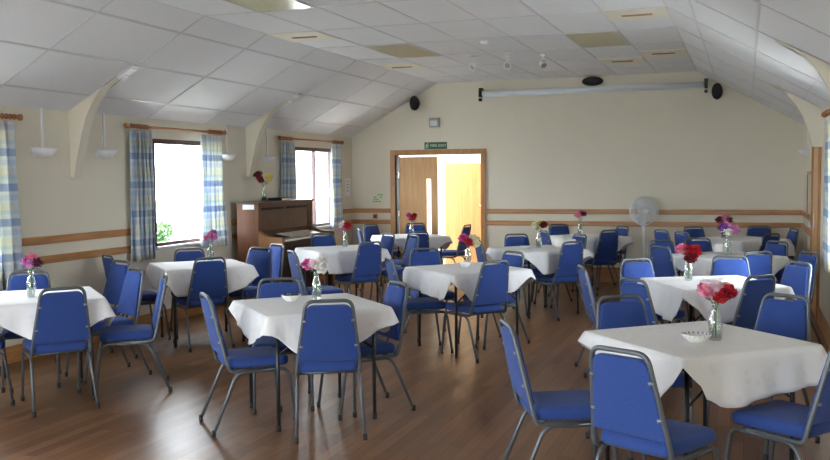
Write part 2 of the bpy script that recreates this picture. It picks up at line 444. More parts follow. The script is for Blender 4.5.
# curtains and poles
def curtain(side, a, b, z0, z1, label, pleats, off=.085, k=1):
    W = LX + off if side < 0 else RX - off
    bm = bmesh.new(); uvl = bm.loops.layers.uv.new('UVMap'); nu, nv = pleats * 10, 12; grid = []
    ph = rnd.random() * 6
    arc = (b - a) * 1.9
    for j in range(nv + 1):
        v = j / nv; row = []
        for i in range(nu + 1):
            u = i / nu
            amp = (.028 + .014 * v) * k
            x = W + amp * math.sin(2 * PI * pleats * u + ph + .5 * math.sin(5 * v + u * 3)) + .008 * k * math.sin(23 * u + 3 * v)
            cen = (a + b) / 2; wd = (b - a) * (.86 + .14 * v)
            y = cen + (u - .5) * wd + .012 * math.sin(4 * PI * pleats * u + ph)
            row.append((bm.verts.new((x, y, z1 + (z0 - z1) * v)), (u * arc, z1 + (z0 - z1) * v)))
        grid.append(row)
    for j in range(nv):
        for i in range(nu):
            q = (grid[j][i], grid[j][i + 1], grid[j + 1][i + 1], grid[j + 1][i])
            f = bm.faces.new([k[0] for k in q]); f.smooth = True
            for lp, k in zip(f.loops, q): lp[uvl].uv = k[1]
    o = obj('curtain', bm, M['curtain'])
    md = o.modifiers.new('thick', 'SOLIDIFY'); md.thickness = .003
    return tag(o, label, 'curtain')
def pole(side, a, b, z, label):
    W = LX + .085 if side < 0 else RX - .07
    t = thing('curtain_pole', label, 'curtain pole', (W, a, z))
    bm = bmesh.new(); tube(bm, [(0, .03, 0), (0, b - a - .03, 0)], .014); obj('rod', bm, M['rod'], t)
    for y, s in ((0, -1), (b - a, 1)):
        bm = bmesh.new(); lathe(bm, [(.012, -.04), (.02, -.03), (.014, -.02), (.03, 0), (.03, .015), (.012, .035)], 12)
        bmesh.ops.rotate(bm, verts=bm.verts, cent=(0, 0, 0), matrix=Matrix.Rotation(-s * PI / 2, 3, 'X'))
        bmesh.ops.translate(bm, verts=bm.verts, vec=(0, y, 0)); obj('finial', bm, M['rod'], t)
    for y in (.12, b - a - .12):
        bm = bmesh.new(); box(bm, 0, -.09 if side < 0 else .09, y - .012, y + .012, -.012, .012); obj('bracket', bm, M['rod'], t)
    L_ = b - a
    ys = [.06 + .045 * k for k in range(7)] + [L_ - .06 - .045 * k for k in range(7)]
    for y in ys:
        bm = bmesh.new(); tube(bm, [(.02 * math.cos(2 * PI * k / 12), y, .02 * math.sin(2 * PI * k / 12)) for k in range(12)], .006, 6, closed=True)
        obj('ring', bm, M['rod'], t)
pole(-1, 4.4, 6.36, 2.14, 'varnished wooden curtain pole at the left edge of the photo, above the nearest curtain')
pole(-1, 7.84, 9.68, 2.14, 'varnished wooden curtain pole over the window beside the left wall lights')
pole(-1, 11.1, 13.12, 2.13, 'varnished wooden curtain pole over the window behind the piano')
pole(1, 7.1, 9.28, 2.13, 'varnished wooden curtain pole on the right wall at the edge of the photo')
curtain(-1, 5.7, 6.3, .66, 2.1, 'blue and yellow checked curtain hanging at the left edge of the photo', 5)
curtain(-1, 4.62, 5.1, .66, 2.1, 'blue checked curtain on the near side of the nearest left window', 4)
curtain(-1, 7.89, 8.25, .74, 2.1, 'gathered blue checked curtain left of the big window on the left wall', 5)
curtain(-1, 9.12, 9.66, .78, 2.1, 'blue and yellow checked curtain right of the big left window, beside the piano', 6)
curtain(-1, 11.18, 11.58, .8, 2.09, 'blue checked curtain hanging behind the piano, left of the far window', 5, .06, .6)
curtain(-1, 12.72, 13.04, .8, 2.09, 'narrow blue checked curtain right of the far window, nearest the back wall', 5)
curtain(1, 8.6, 9.2, .73, 2.095, 'blue and white checked curtain at the right edge of the photo', 6, .05, .6)
curtain(1, 7.2, 7.65, .73, 2.095, 'blue checked curtain on the near side of the right window', 4, .05, .6)

# ------------------------------------------------------------------ double door in the back wall and lobby
bm = bmesh.new(); a = .08
box(bm, DX0 - a, DX0, DY - .025, DY + .14, 0, DZ + a); box(bm, DX1, DX1 + a, DY - .025, DY + .14, 0, DZ + a); box(bm, DX0, DX1, DY - .025, DY + .14, DZ, DZ + a)
d1 = struct('door_1', bm, M['pinez'])
lf = bmesh.new(); lx0, lx1 = DX0 + .045, -4.60
gx_0, gx_1 = -4.785, -4.70
ly0, ly1 = DY + .06, DY + .105
box(lf, lx0, gx_0, ly0, ly1, .01, DZ - .03); box(lf, gx_1, lx1, ly0, ly1, .01, DZ - .03)
box(lf, gx_0, gx_1, ly0, ly1, .01, .62); box(lf, gx_0, gx_1, ly0, ly1, 1.55, DZ - .03)
leaf = obj('leaf', lf, M['doorw'], d1)
bm = bmesh.new(); box(bm, gx_0, gx_1, ly0 + .018, ly0 + .024, .62, 1.55); obj('vision_panel', bm, M['glass'], leaf)
bm = bmesh.new(); box(bm, DX0, DX0 + .045, DY + .05, DY + .12, .01, DZ - .02); obj('jamb_lining', bm, M['white'], d1)
for z in (.35, 1.0, 1.62):
    bm = bmesh.new(); box(bm, DX0 + .012, DX0 + .05, DY + .035, DY + .06, z - .05, z + .05); obj('hinge', bm, M['chrome'], d1)
bm = bmesh.new(); box(bm, DX1 - .045, DX1 - .002, DY + .15, DY + .86, .01, DZ - .03)   # the second leaf, folded back into the lobby
obj('leaf', bm, M['doorw'], d1)
LB = 15.35
bm = bmesh.new()
box(bm, -6.4, -3.2, LB, LB + .1, 0, 2.5); struct('wall_lobby', bm, M['lobby'])
bm = bmesh.new(); box(bm, -3.3, -3.2, DY + .2, LB, 0, 2.5); struct('wall_lobby_right', bm, M['lobby'])
bm = bmesh.new(); box(bm, -6.5, -6.4, DY + .2, LB + .1, 0, .2); box(bm, -6.5, -6.4, DY + .2, LB + .1, 2.2, 2.5); struct('wall_lobby_left', bm, M['lobby'])
bm = bmesh.new(); box(bm, -6.46, -6.44, DY + .2, LB + .1, .2, 2.2); g = struct('window_20', bm, M['glass'])
bm = bmesh.new(); box(bm, -6.5, -3.2, DY + .2, LB + .1, 2.42, 2.5); struct('ceiling_lobby', bm, M['lobby'])
bm = bmesh.new(); box(bm, -6.5, -3.2, DY + .02, LB + .1, -.1, -.001); struct('floor_lobby', bm, M['floor'])
bm = bmesh.new(); ex0, ex1 = -4.98, -4.10
box(bm, ex0 - .05, ex0, LB - .02, LB + .02, 0, 1.86); box(bm, ex1, ex1 + .05, LB - .02, LB + .02, 0, 1.86); box(bm, ex0, ex1, LB - .02, LB + .02, 1.81, 1.86)
d2 = struct('door_2', bm, M['lobby'])
bm = bmesh.new(); bbox(bm, ex0 + .004, ex1 - .004, LB - .045, LB - .002, .01, 1.80, .003); obj('leaf', bm, M['doorw'], d2)
bm = bmesh.new(); box(bm, ex1 - .15, ex1 - .08, LB - .053, LB - .043, .95, 1.2); tube(bm, [(ex1 - .115, LB - .05, 1.08), (ex1 - .115, LB - .1, 1.08), (ex1 - .23, LB - .1, 1.08)], .011); obj('handle', bm, M['chrome'], d2)
t = thing('added_lobby_lamp', 'unseen round lamp added on the lobby ceiling to brighten the open doorway', 'ceiling light', (-4.9, 14.55, 2.42))  # lamp added out of view to brighten the lobby
m_, nt, b = new_mat('added_lobby_glow'); b.inputs['Base Color'].default_value = (.9, .9, .85, 1); b.inputs['Emission Color'].default_value = (1, .95, .85, 1); b.inputs['Emission Strength'].default_value = 40
bm = bmesh.new(); lathe(bm, [(.16, 0), (.16, -.02)], 24); obj('base', bm, M['white'], t)
bm = bmesh.new(); lathe(bm, [(.15, -.02), (.145, -.05), (.1, -.075), (.02, -.085)], 24); obj('shade', bm, m_, t)

# fire exit sign
t = thing('exit_sign', 'green and white fire exit sign above the double door', 'sign', (-4.595, DY - .012, 2.07))
bm = bmesh.new(); box(bm, -.185, .185, 0, .012, -.055, .055); obj('sign_board', bm, M['green'], t)
def text_mesh(s, size):
    cu = bpy.data.curves.new('lettering', 'FONT'); cu.body = s; cu.size = size; cu.align_x = 'LEFT'; cu.align_y = 'CENTER'; cu.extrude = .001
    o = bpy.data.objects.new('lettering', cu); C.objects.link(o)
    me = bpy.data.meshes.new_from_object(o.evaluated_get(bpy.context.evaluated_depsgraph_get()))
    bpy.data.objects.remove(o); bpy.data.curves.remove(cu); return me
me = text_mesh('FIRE EXIT', .058); me.materials.append(M['signw'])
o = bpy.data.objects.new('lettering', me); C.objects.link(o); o.parent = t; o.rotation_euler = (PI / 2, 0, 0); o.location = (-.088, -.002, 0)
ys_ = [v.co.x for v in me.vertices]; o.scale = (.26 / (max(ys_) - min(ys_)), 1, 1)
bm = bmesh.new()
def strip(a, b, w):
    d = (Vector(b) - Vector(a)).normalized(); n = Vector((-d.y, d.x)) * w
    P = [Vector(a) - n, Vector(b) - n, Vector(b) + n, Vector(a) + n]; prism(bm, [(q.x, q.y) for q in P], 1, -.003, 0)
for a_, b_ in (((-.135, .02), (-.145, -.01)), ((-.145, -.01), (-.125, -.022)), ((-.125, -.022), (-.13, -.042)), ((-.145, -.01), (-.155, -.03)), ((-.155, -.03), (-.172, -.034)),
               ((-.135, .018), (-.115, .004)), ((-.137, .018), (-.16, .012)), ((-.16, .012), (-.165, -.004))): strip(a_, b_, .0045)
prism(bm, [(-.128 + .0085 * math.cos(k * PI / 4), .034 + .0085 * math.sin(k * PI / 4)) for k in range(8)], 1, -.003, 0)
obj('pictogram', bm, M['signw'], t)

# door in the right wall, noticeboard
bm = bmesh.new(); ya, yb, zt = 10.57, 11.70, 2.0
box(bm, RX - .03, RX + .002, ya, ya + .1, 0, zt); box(bm, RX - .03, RX + .002, yb - .1, yb, 0, zt); box(bm, RX - .03, RX + .002, ya + .1, yb - .1, zt - .1, zt)
d3 = struct('door_3', bm, M['pinez'])
bm = bmesh.new(); box(bm, RX - .012, RX + .002, ya + .1, yb - .1, .01, zt - .1); obj('leaf', bm, M['doorw'], d3)
bm = bmesh.new(); box(bm, RX - .02, RX - .01, yb - .25, yb - .2, .95, 1.15); tube(bm, [(RX - .012, yb - .225, 1.0), (RX - .06, yb - .225, 1.0), (RX - .06, yb - .36, 1.0)], .01); obj('handle', bm, M['chrome'], d3)
t = thing('noticeboard', 'wood framed beige noticeboard on the right wall near the far corner', 'noticeboard', (RX, 12.15, 1.33))
bm = bmesh.new(); box(bm, -.012, 0, -.38, .38, -.24, .24); obj('board', bm, M['board'], t)
bm = bmesh.new(); f = .04
box(bm, -.025, 0, -.42, -.38, -.28, .28); box(bm, -.025, 0, .38, .42, -.28, .28); box(bm, -.025, 0, -.38, .38, .24, .28); box(bm, -.025, 0, -.38, .38, -.28, -.24)
obj('frame', bm, M['pinez'], t)

# ------------------------------------------------------------------ wall fittings
def uplight(side, y, label):
    W = LX if side < 0 else RX; g = 1 if side < 0 else -1
    t = thing('wall_light', label, 'wall light', (W, y, 1.86))
    bm = bmesh.new(); prof = [(.022, -.055), (.06, -.049), (.10, -.034), (.130, -.010), (.143, .014), (.145, .026), (.135, .026), (.12, -.002), (.05, -.038)]
    seg = 14; rings = []
    for r, z in prof: rings.append([bm.verts.new((g * r * .8 * math.sin(PI * k / seg), -r * math.cos(PI * k / seg), z)) for k in range(seg + 1)])
    for A, B in zip(rings, rings[1:]):
        for k in range(seg): f = bm.faces.new((A[k], A[k + 1], B[k + 1], B[k])); f.smooth = True
    bm.faces.new(rings[0])
    box(bm, 0, g * .01, -.13, .13, -.05, .02)
    obj('shade', bm, M['offw'], t)
    bm = bmesh.new(); s = EAVE - 1.85; box(bm, 0, g * .014, -.012, .012, .02, s); obj('cable_cover', bm, M['white'], t)
uplight(-1, 6.72, 'white half-bowl wall light left of the nearest roof brace, nearest curtain')
uplight(-1, 7.57, 'white half-bowl wall light between the nearest brace and the big window')
uplight(-1, 9.86, 'white half-bowl wall light left of the second brace, beside the curtain')
uplight(-1, 10.88, 'white half-bowl wall light above the piano flowers')
uplight(1, 12.85, 'white half-bowl wall light high on the right wall by the far corner')

def speaker(x, y, z, rx, rz, label, tilt=0):
    t = thing('speaker', label, 'speaker', (x, y, z))
    bm = bmesh.new(); lathe(bm, [(.55, 0), (.9, .06), (1, .11), (1, .14)], 24)
    T = Matrix.Diagonal((rx, rz, 1, 1)); bmesh.ops.transform(bm, matrix=Matrix.Rotation(PI / 2, 4, 'X') @ T, verts=bm.verts)
    obj('cabinet', bm, M['black'], t)
    bm = bmesh.new(); lathe(bm, [(.97, .14), (.9, .155), (.5, .168), (.05, .172)], 24)
    bmesh.ops.transform(bm, matrix=Matrix.Rotation(PI / 2, 4, 'X') @ T, verts=bm.verts); obj('grille', bm, M['dark'], t)
    bm = bmesh.new(); box(bm, -.02, .02, -.03, .005, -.03, .03); obj('bracket', bm, M['black'], t)
speaker(-4.90, DY, 2.735, .075, .115, 'black oval speaker on the back wall, up left of the exit sign')
speaker(-2.13, DY, 2.955, .155, .066, 'wide black oval speaker above the middle of the projector screen casing')
speaker(-.40, DY, 2.74, .075, .115, 'black oval speaker right of the projector screen casing')
t = thing('projector_screen', 'long pale rolled projector screen casing high on the back wall', 'projector screen', (-2.19, DY, 2.81))
bm = bmesh.new(); tube(bm, [(-1.62, -.08, .032), (1.62, -.08, .032)], .042, 12); box(bm, -1.62, 1.62, -.09, -.05, -.016, .01); obj('housing', bm, M['screen'], t)
for x, z in ((-1.65, .03), (1.64, .03)):
    bm = bmesh.new(); bbox(bm, x - .02, x + .02, -.135, -.001, z - .05, z + .06, .01); box(bm, x - .025, x + .025, -.1, -.001, z + .06, z + .09); box(bm, x - .02, x + .02, -.12, -.06, z - .11, z - .07); obj('end_bracket', bm, M['black'], t)
t = thing('alarm_sounder', 'grey box with a lens on the wall above the exit sign', 'alarm', (-4.605, DY, 2.43))
bm = bmesh.new(); bbox(bm, -.085, .085, -.06, 0, -.075, .075, .012); obj('case', bm, M['grey'], t)
bm = bmesh.new(); bbox(bm, -.055, .055, -.07, -.058, -.05, .03, .006); obj('front_panel', bm, M['white'], t)
t = thing('call_point', 'small red alarm call point between the wall rails left of the door', 'fire alarm', (-5.63, DY, .955))
bm = bmesh.new(); bbox(bm, -.035, .035, -.03, 0, -.035, .035, .006); obj('case', bm, M['red'], t)
bm = bmesh.new(); bbox(bm, -.016, .016, -.034, -.029, -.016, .016, .002); obj('button', bm, M['dark'], t)
bm = bmesh.new()
for i in range(4):
    for k in range(3):
        if (i + k) % 5 != 3: prism(bm, [(-.08 + .05 * k + dx + .012 * i, -.07 + .036 * i + dz) for dx, dz in ((0, 0), (.042, .006), (.044, .026), (.004, .020))], 1, -.004, 0)
o = obj('wall_sticker', bm, M['sticker']); o.location = (-5.6, DY, 1.25); tag(o, 'small green pattern sticker on the back wall left of the door', 'sticker')
t = thing('wall_notice', 'white paper notice on the left wall near the back corner', 'notice', (LX, 13.5, 1.43))
bm = bmesh.new(); box(bm, 0, .004, -.1, .1, -.14, .14); obj('sheet', bm, M['paper'], t)
bm = bmesh.new()
for z in (.08, .03, -.02, -.07): box(bm, .004, .0045, -.06, .06, z, z + .022)
obj('printing', bm, M['ink'], t)

# ------------------------------------------------------------------ ceiling fittings
def panel(x0, x1, y0, y1, label, m):
    t = thing('ceiling_light', label, 'ceiling light', ((x0 + x1) / 2, (y0 + y1) / 2, COL))
    a, b = (x1 - x0) / 2 - .008, (y1 - y0) / 2 - .008
    bm = bmesh.new(); box(bm, -a + .012, a - .012, -b + .012, b - .012, -.011, 0); obj('diffuser', bm, m, t)
    bm = bmesh.new(); box(bm, -a, -a + .012, -b, b, -.013, 0); box(bm, a - .012, a, -b, b, -.013, 0); box(bm, -a + .012, a - .012, -b, -b + .012, -.013, 0); box(bm, -a + .012, a - .012, b - .012, b, -.013, 0)
    obj('frame', bm, M['grid'], t)
panel(GX[6], GX[5], 9.42, 10.557, 'unlit yellowed ceiling light panel in the left part of the flat ceiling', M['diff'])
panel(GX[2], GX[1], 9.42, 10.557, 'unlit yellowed ceiling light panel in the right part of the flat ceiling', M['diff'])
panel(GX[6], GX[5], 6.009, 7.146, 'pale ceiling light panel at the top edge of the photo', M['diffl'])
panel(GX[2], GX[1], 6.009, 7.146, 'unlit ceiling light panel above the front right tables', M['diffl'])
def vent(x0, x1, y0, y1, label):
    t = thing('ceiling_vent', label, 'vent', ((x0 + x1) / 2, (y0 + y1) / 2, COL))
    a, b = (x1 - x0) / 2 - .008, (y1 - y0) / 2 - .008
    bm = bmesh.new(); box(bm, -a, a, -b, b, -.009, 0); obj('panel', bm, M['ventm'], t)
    bm = bmesh.new(); box(bm, -a * .5, a * .5, -.026, .026, -.014, -.009)
    for k in range(3): box(bm, -a * .48, a * .48, -.022 + .016 * k, -.014 + .016 * k, -.018, -.014)
    obj('slot', bm, M['slot'], t)
vent(XL, GX[6], 8.283, 8.85, 'cream ceiling vent with a brown slot, near the left slope')
vent(XL, GX[6], 11.13, 11.69, 'small far cream ceiling vent above the left speaker')
vent(GX[1], XR, 8.283, 8.85, 'cream ceiling vent with a brown slot at the top right of the flat ceiling')
vent(GX[1], XR, 11.13, 11.69, 'far cream ceiling vent above the right end of the screen casing')
vent(GX[2], GX[1], 11.70, 12.25, 'far cream ceiling vent above the wide oval speaker')
for i, (x, y, lab) in enumerate(((-3.13, 10.8, 'leftmost'), (-2.72, 10.86, 'middle'), (-2.31, 10.95, 'rightmost'))):
    t = thing('spotlight', lab + ' of three small white spotlights hanging from the ceiling before the screen', 'spotlight', (x, y, COL))
    bm = bmesh.new(); lathe(bm, [(.035, 0), (.035, -.02), (.008, -.025), (.008, -.085)], 12); obj('stem', bm, M['white'], t)
    bm = bmesh.new(); lathe(bm, [(.024, .045), (.042, .025), (.048, -.032), (.042, -.037), (.036, -.025)], 14, cap1=False)
    mt = Matrix.Translation((0, 0, -.12)) @ Matrix.Rotation((-.9, -1.15, -.75)[i], 4, 'X') @ Matrix.Rotation((.5, 0, -.5)[i], 4, 'Y')
    bmesh.ops.transform(bm, matrix=mt, verts=bm.verts); hd = obj('head', bm, M['white'], t)
    bm = bmesh.new(); lathe(bm, [(.036, -.03), (.032, -.024), (.005, -.018)], 14); bmesh.ops.transform(bm, matrix=mt, verts=bm.verts); obj('lamp', bm, M['grey'], hd)
t = thing('smoke_detector', 'small white smoke detector on the flat ceiling left of the spotlights', 'smoke detector', (-2.66, 9.6, COL))
bm = bmesh.new(); lathe(bm, [(.055, 0), (.055, -.018), (.04, -.04), (.012, -.045)], 16); obj('body', bm, M['white'], t)
for side, y in ((-1, 7.13), (-1, 10.39)):
    x, z = slope_pt(side, 1.464 - .66)
    t = thing('roof_tie_plate', 'small white metal plate at the tip of the ' + ('nearest' if y < 8 else 'second') + ' roof brace', 'bracket', (x, y, z))
    bm = bmesh.new(); s = sl
    prism(bm, [(-.09, -.09 * s - .028), (.09, .09 * s - .028), (.09, .09 * s), (-.09, -.09 * s)], 1, -.055, .055); obj('plate', bm, M['grid'], t)
    bm = bmesh.new()
    for q in (-.05, .05): prism(bm, [(q - .012, (q - .012) * s - .034), (q + .012, (q + .012) * s - .034), (q + .012, (q + .012) * s - .027), (q - .012, (q - .012) * s - .027)], 1, -.04, .04)
    obj('screw_strip', bm, M['offw'], t)

# ------------------------------------------------------------------ piano
px0, px1, pya, pyb = -5.925, -5.625, 9.90, 11.40
t = thing('upright_piano', 'dark brown upright piano against the left wall between the windows', 'piano', (0, 0, 0))
bm = bmesh.new(); bbox(bm, px0 - .0, px1 + .02, pya - .015, pyb + .015, 1.27, 1.295, .006); obj('lid', bm, M['piano'], t)
for y in (pya, pyb - .03):
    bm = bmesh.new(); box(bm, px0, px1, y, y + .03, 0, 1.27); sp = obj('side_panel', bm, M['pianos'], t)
bm = bmesh.new(); box(bm, px0, px0 + .03, pya + .03, pyb - .03, .05, 1.27); obj('back_panel', bm, M['piano'], t)
bm = bmesh.new(); fx = px1 - .05
box(bm, fx, fx + .02, pya + .03, pyb - .03, .86, 1.27)
for a_, b_, c_, d_ in ((pya + .03, pya + .10, .86, 1.27), (pyb - .10, pyb - .03, .86, 1.27), (pya + .10, pyb - .10, .86, .92), (pya + .10, pyb - .10, 1.235, 1.27)): box(bm, fx + .02, fx + .035, a_, b_, c_, d_)
obj('upper_panel', bm, M['piano'], t)
for k in range(2):
    bm = bmesh.new(); yy = pya + .12 + k * .66
    box(bm, fx + .02, fx + .024, yy, yy + .59, 1.19, 1.22)
    for i in range(14): box(bm, fx + .024, fx + .028, yy + i * .043, yy + i * .043 + .03, 1.195, 1.215)
    obj('fretwork', bm, M['dark'], t)
bm = bmesh.new(); box(bm, px0 + .03, px1 - .03, pya + .03, pyb - .03, .05, .70); obj('lower_panel', bm, M['piano'], t)
kx = -5.30
bm = bmesh.new(); bbox(bm, px1 - .06, kx, pya + .03, pyb - .03, .75, .805, .006); kb = obj('key_bed', bm, M['piano'], t)
bm = bmesh.new(); box(bm, px1 - .05, px1 - .03, pya + .09, pyb - .09, .805, .93); obj('fall_board', bm, M['piano'], t)
bm = bmesh.new(); n = 40; w = (pyb - pya - .2) / n
for i in range(n): box(bm, px1 - .02, kx - .03, pya + .1 + i * w + .001, pya + .1 + (i + 1) * w - .001, .805, .828)
o = obj('white_keys', bm, M['key'], t); o['kind'] = 'stuff'
bm = bmesh.new()
for i in range(n):
    if i % 7 not in (2, 6): box(bm, px1 - .02, px1 + .1, pya + .1 + (i + 1) * w - .007, pya + .1 + (i + 1) * w + .007, .828, .842)
o = obj('black_keys', bm, M['black'], t); o['kind'] = 'stuff'
for y, s in ((pya, 0), (pyb - .07, 1)):
    bm = bmesh.new(); prism(bm, [(px1 - .02, .74), (kx, .74), (kx, .845), (kx - .03, .862), (px1 + .14, .872), (px1 + .06, .905), (px1 - .02, .95)], 1, y + .001, y + .069)
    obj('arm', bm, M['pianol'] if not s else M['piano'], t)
    bm = bmesh.new(); bbox(bm, kx - .08, kx - .02, y + .01, y + .06, .05, .74, .01); obj('leg', bm, M['piano'], t)
bm = bmesh.new(); box(bm, px1 - .1, kx - .02, pya, pya + .07, .0, .05); box(bm, px1 - .1, kx - .02, pyb - .07, pyb, 0, .05); obj('toe_block', bm, M['piano'], t)
for k in (-.08, .08):
    bm = bmesh.new(); ym = (pya + pyb) / 2 + k; tube(bm, [(px1 - .03, ym, .07), (px1 + .1, ym, .06)], .012); obj('pedal', bm, M['chrome'], t)
# sheets of music lying over the keys
for i, (y_, r_) in enumerate(((10.42, .1), (10.64, -.05), (10.86, .06), (11.08, -.04))):
    bm = bmesh.new(); bbox(bm, -.11, .10, -.095, .095, 0, .006, .001); o = obj('music_sheet', bm, M['key']); o.location = (px1 + .12, y_, .862); o.rotation_euler = (0, .16, r_)
    tag(o, ('cream music sheet lying on the piano keys, %s of four' % ('leftmost', 'second', 'third', 'rightmost')[i]), 'music sheet', 'music sheets on the piano keys')
bm = bmesh.new(); box(bm, -.08, .08, -.002, 0, -.03, .03); o = obj('paper_label', bm, M['paper']); o.location = (px0 + .165, pya, 1.235); tag(o, 'white paper label stuck on the end of the piano', 'label')
t = thing('closed_book', 'small dark book lying flat on top of the piano', 'book', (-5.78, 10.74, 1.295), .1)
bm = bmesh.new(); bbox(bm, -.1, .1, -.16, .16, 0, .035, .004); obj('cover', bm, M['dark'], t)
bm = bmesh.new(); box(bm, -.09, .103, -.155, .155, .006, .029); obj('pages', bm, M['paper'], t)

# ------------------------------------------------------------------ pedestal fan
fx_, fy_ = -1.36, 13.22
t = thing('pedestal_fan', 'pale grey pedestal fan standing by the back wall', 'fan', (fx_, fy_, 0), .35)
bm = bmesh.new(); lathe(bm, [(.19, 0), (.19, .012), (.17, .03), (.04, .05)], 24); obj('base', bm, M['fan'], t)
bm = bmesh.new(); tube(bm, [(0, 0, .04), (0, 0, .98)], .017, 12); lathe(bm, [(.024, 0), (.024, .06)], 12, (0, 0, .56)); obj('pole', bm, M['fan'], t)
bm = bmesh.new(); bbox(bm, -.035, .035, -.03, .03, .86, .97, .012); obj('control_box', bm, M['fan'], t)
bm = bmesh.new(); prof = [(.02, .14), (.055, .12), (.062, .02), (.05, .0)]
lathe(bm, prof, 16); bmesh.ops.transform(bm, matrix=Matrix.Translation((0, 0, 1.08)) @ Matrix.Rotation(-PI / 2, 4, 'X'), verts=bm.verts); obj('motor', bm, M['fan'], t)
bm = bmesh.new(); RR = .2
def ring(bm, r, y, w=.003): tube(bm, [(r * math.cos(2 * PI * k / 32), y, 1.08 + r * math.sin(2 * PI * k / 32)) for k in range(32)], w, 6, closed=True)
for side, yy in ((-1, -.10), (1, .02)):
    gb = bmesh.new()
    ring(gb, RR, -.035 + side * .006, .006); ring(gb, .165, yy * .75, .0022); ring(gb, .14, yy + .01, .0022); ring(gb, .11, yy, .0022); ring(gb, .08, yy, .002); ring(gb, .045, yy, .004)
    for k in range(60):
        a = 2 * PI * k / 60; c, s = math.cos(a), math.sin(a)
        tube(gb, [(.045 * c, yy, 1.08 + .045 * s), (.13 * c, yy + .004 * -side, 1.08 + .13 * s), (.185 * c, yy * .6 - .018, 1.08 + .185 * s), (RR * c, -.035 + side * .006, 1.08 + RR * s)], .0018, 4)
    obj('grille', gb, M['fan'], t)
bm.free()
bm = bmesh.new(); lathe(bm, [(.045, 0), (.045, .008), (.03, .014)], 16); bmesh.ops.transform(bm, matrix=Matrix.Translation((0, -.1, 1.08)) @ Matrix.Rotation(PI / 2, 4, 'X'), verts=bm.verts); obj('badge', bm, M['white'], t)
bm = bmesh.new(); lathe(bm, [(.03, 0), (.03, .05), (.02, .06)], 12); bmesh.ops.transform(bm, matrix=Matrix.Translation((0, .0, 1.08)) @ Matrix.Rotation(PI / 2, 4, 'X'), verts=bm.verts); hub = obj('hub', bm, M['fan'], t)
for k in range(3):
    bm = bmesh.new(); nu, nv = 6, 6; G = []
    for i in range(nu + 1):
        r = .028 + .145 * i / nu; row = []
        for j in range(nv + 1):
            q = j / nv - .5; wd = 1.0 * (1 - .15 * abs(i / nu - .6)); a = k * 2 * PI / 3 + q * wd
            row.append(bm.verts.new((r * math.cos(a), -.035 + q * .05, 1.08 + r * math.sin(a))))
        G.append(row)
    for i in range(nu):
        for j in range(nv): bm.faces.new((G[i][j], G[i + 1][j], G[i + 1][j + 1], G[i][j + 1])).smooth = True
    o = obj('blade', bm, M['fan'], t); o.modifiers.new('thick', 'SOLIDIFY').thickness = .002

# ------------------------------------------------------------------ the chair
def make_chair():
    t = thing('banquet_chair', None, 'chair')
    bm = bmesh.new()
    out = round_poly([(-.185, -.195), (.185, -.195), (.205, .195), (-.205, .195)], [.05, .05, .055, .055], 5)
    pad(bm, out, [(.03, .395), (.008, .398), (0, .41), (0, .432), (.006, .448), (.022, .457), (.06, .461)], .006)
    obj('seat', bm, M['fabric'], t)
    # backrest: local plane tilted backwards; (x, up) -> world
    y0, z0 = -.205, .44; lean = math.radians(13)
    def B(x, u, d): return Vector((x, y0 - u * math.sin(lean) - d * math.cos(lean), z0 + u * math.cos(lean) - d * math.sin(lean)))
    mt = Matrix(((1, 0, 0, 0), (0, -math.sin(lean), -math.cos(lean), y0), (0, math.cos(lean), -math.sin(lean), z0), (0, 0, 0, 1)))
    HT = .412
    bm = bmesh.new()
    out = round_poly([(-.190, .032), (.190, .032), (.136, HT - .028), (-.136, HT - .028)], [.02, .02, .045, .045], 5)
    pad(bm, out, [(.012, -.024), (.003, -.02), (0, -.012), (0, .006), (.004, .010), (.012, .011)], .0, mt)
    obj('backrest', bm, M['fabric'], t)
    # back frame: upright loop that runs forward under the seat
    bm = bmesh.new(); r = .0115
    pts = []
    for s in (-1, 1):
        c = [(s * .19, .10, .383), (s * .198, -.19, .383), B(s * .197, .0, 0), B(s * .141, HT, 0)]
        pts += c if s < 0 else c[::-1]
    path = fillet(pts, [.05, .05, .052, .052, .05, .05], 6)
    tube(bm, path, r, 8); obj('back_frame', bm, M['steel'], t)
    for s in (-1, 1):
        for u, xx in ((.13, .181), (.29, .160)):
            bm = bmesh.new(); a = B(s * xx, u, .006); b = B(s * (xx - .022), u, .012)
            tube(bm, [a, b], .008, 6); obj('bracket', bm, M['bolt'], t)
    # seat frame: two cross tubes
    bm = bmesh.new()
    tube(bm, [(-.19, .12, .383), (.19, .12, .383)], .009, 6); tube(bm, [(-.19, -.13, .383), (.19, -.13, .383)], .009, 6)
    for s in (-1, 1): tube(bm, [(s * .192, -.12, .372), (s * .196, .13, .372)], .010, 8)
    obj('seat_frame', bm, M['steel'], t)
    for s in (-1, 1):
        for fr in (1, -1):
            if fr > 0: pts = [(s * .192, .02, .376), (s * .196, .185, .376), (s * .20, .235, .012)]
            else: pts = [(s * .192, .0, .374), (s * .196, -.145, .374), (s * .212, -.30, .012)]
            bm = bmesh.new(); tube(bm, fillet(pts, .06, 6), .0108, 8); lg = obj('leg', bm, M['steel'], t)
            e_ = Vector(pts[2]); d_ = (e_ - Vector(pts[1])).normalized()
            bm = bmesh.new(); lathe(bm, [(.0125, 0), (.014, .004), (.013, .035), (.0112, .037)], 8, (e_.x, e_.y, 0)); obj('foot_cap', bm, M['rubber'], lg)
    for o in t.children_recursive: o.data.transform(Matrix.Diagonal((.98, 1, 1.018, 1)))
    return t
chair0 = make_chair(); first = [True]
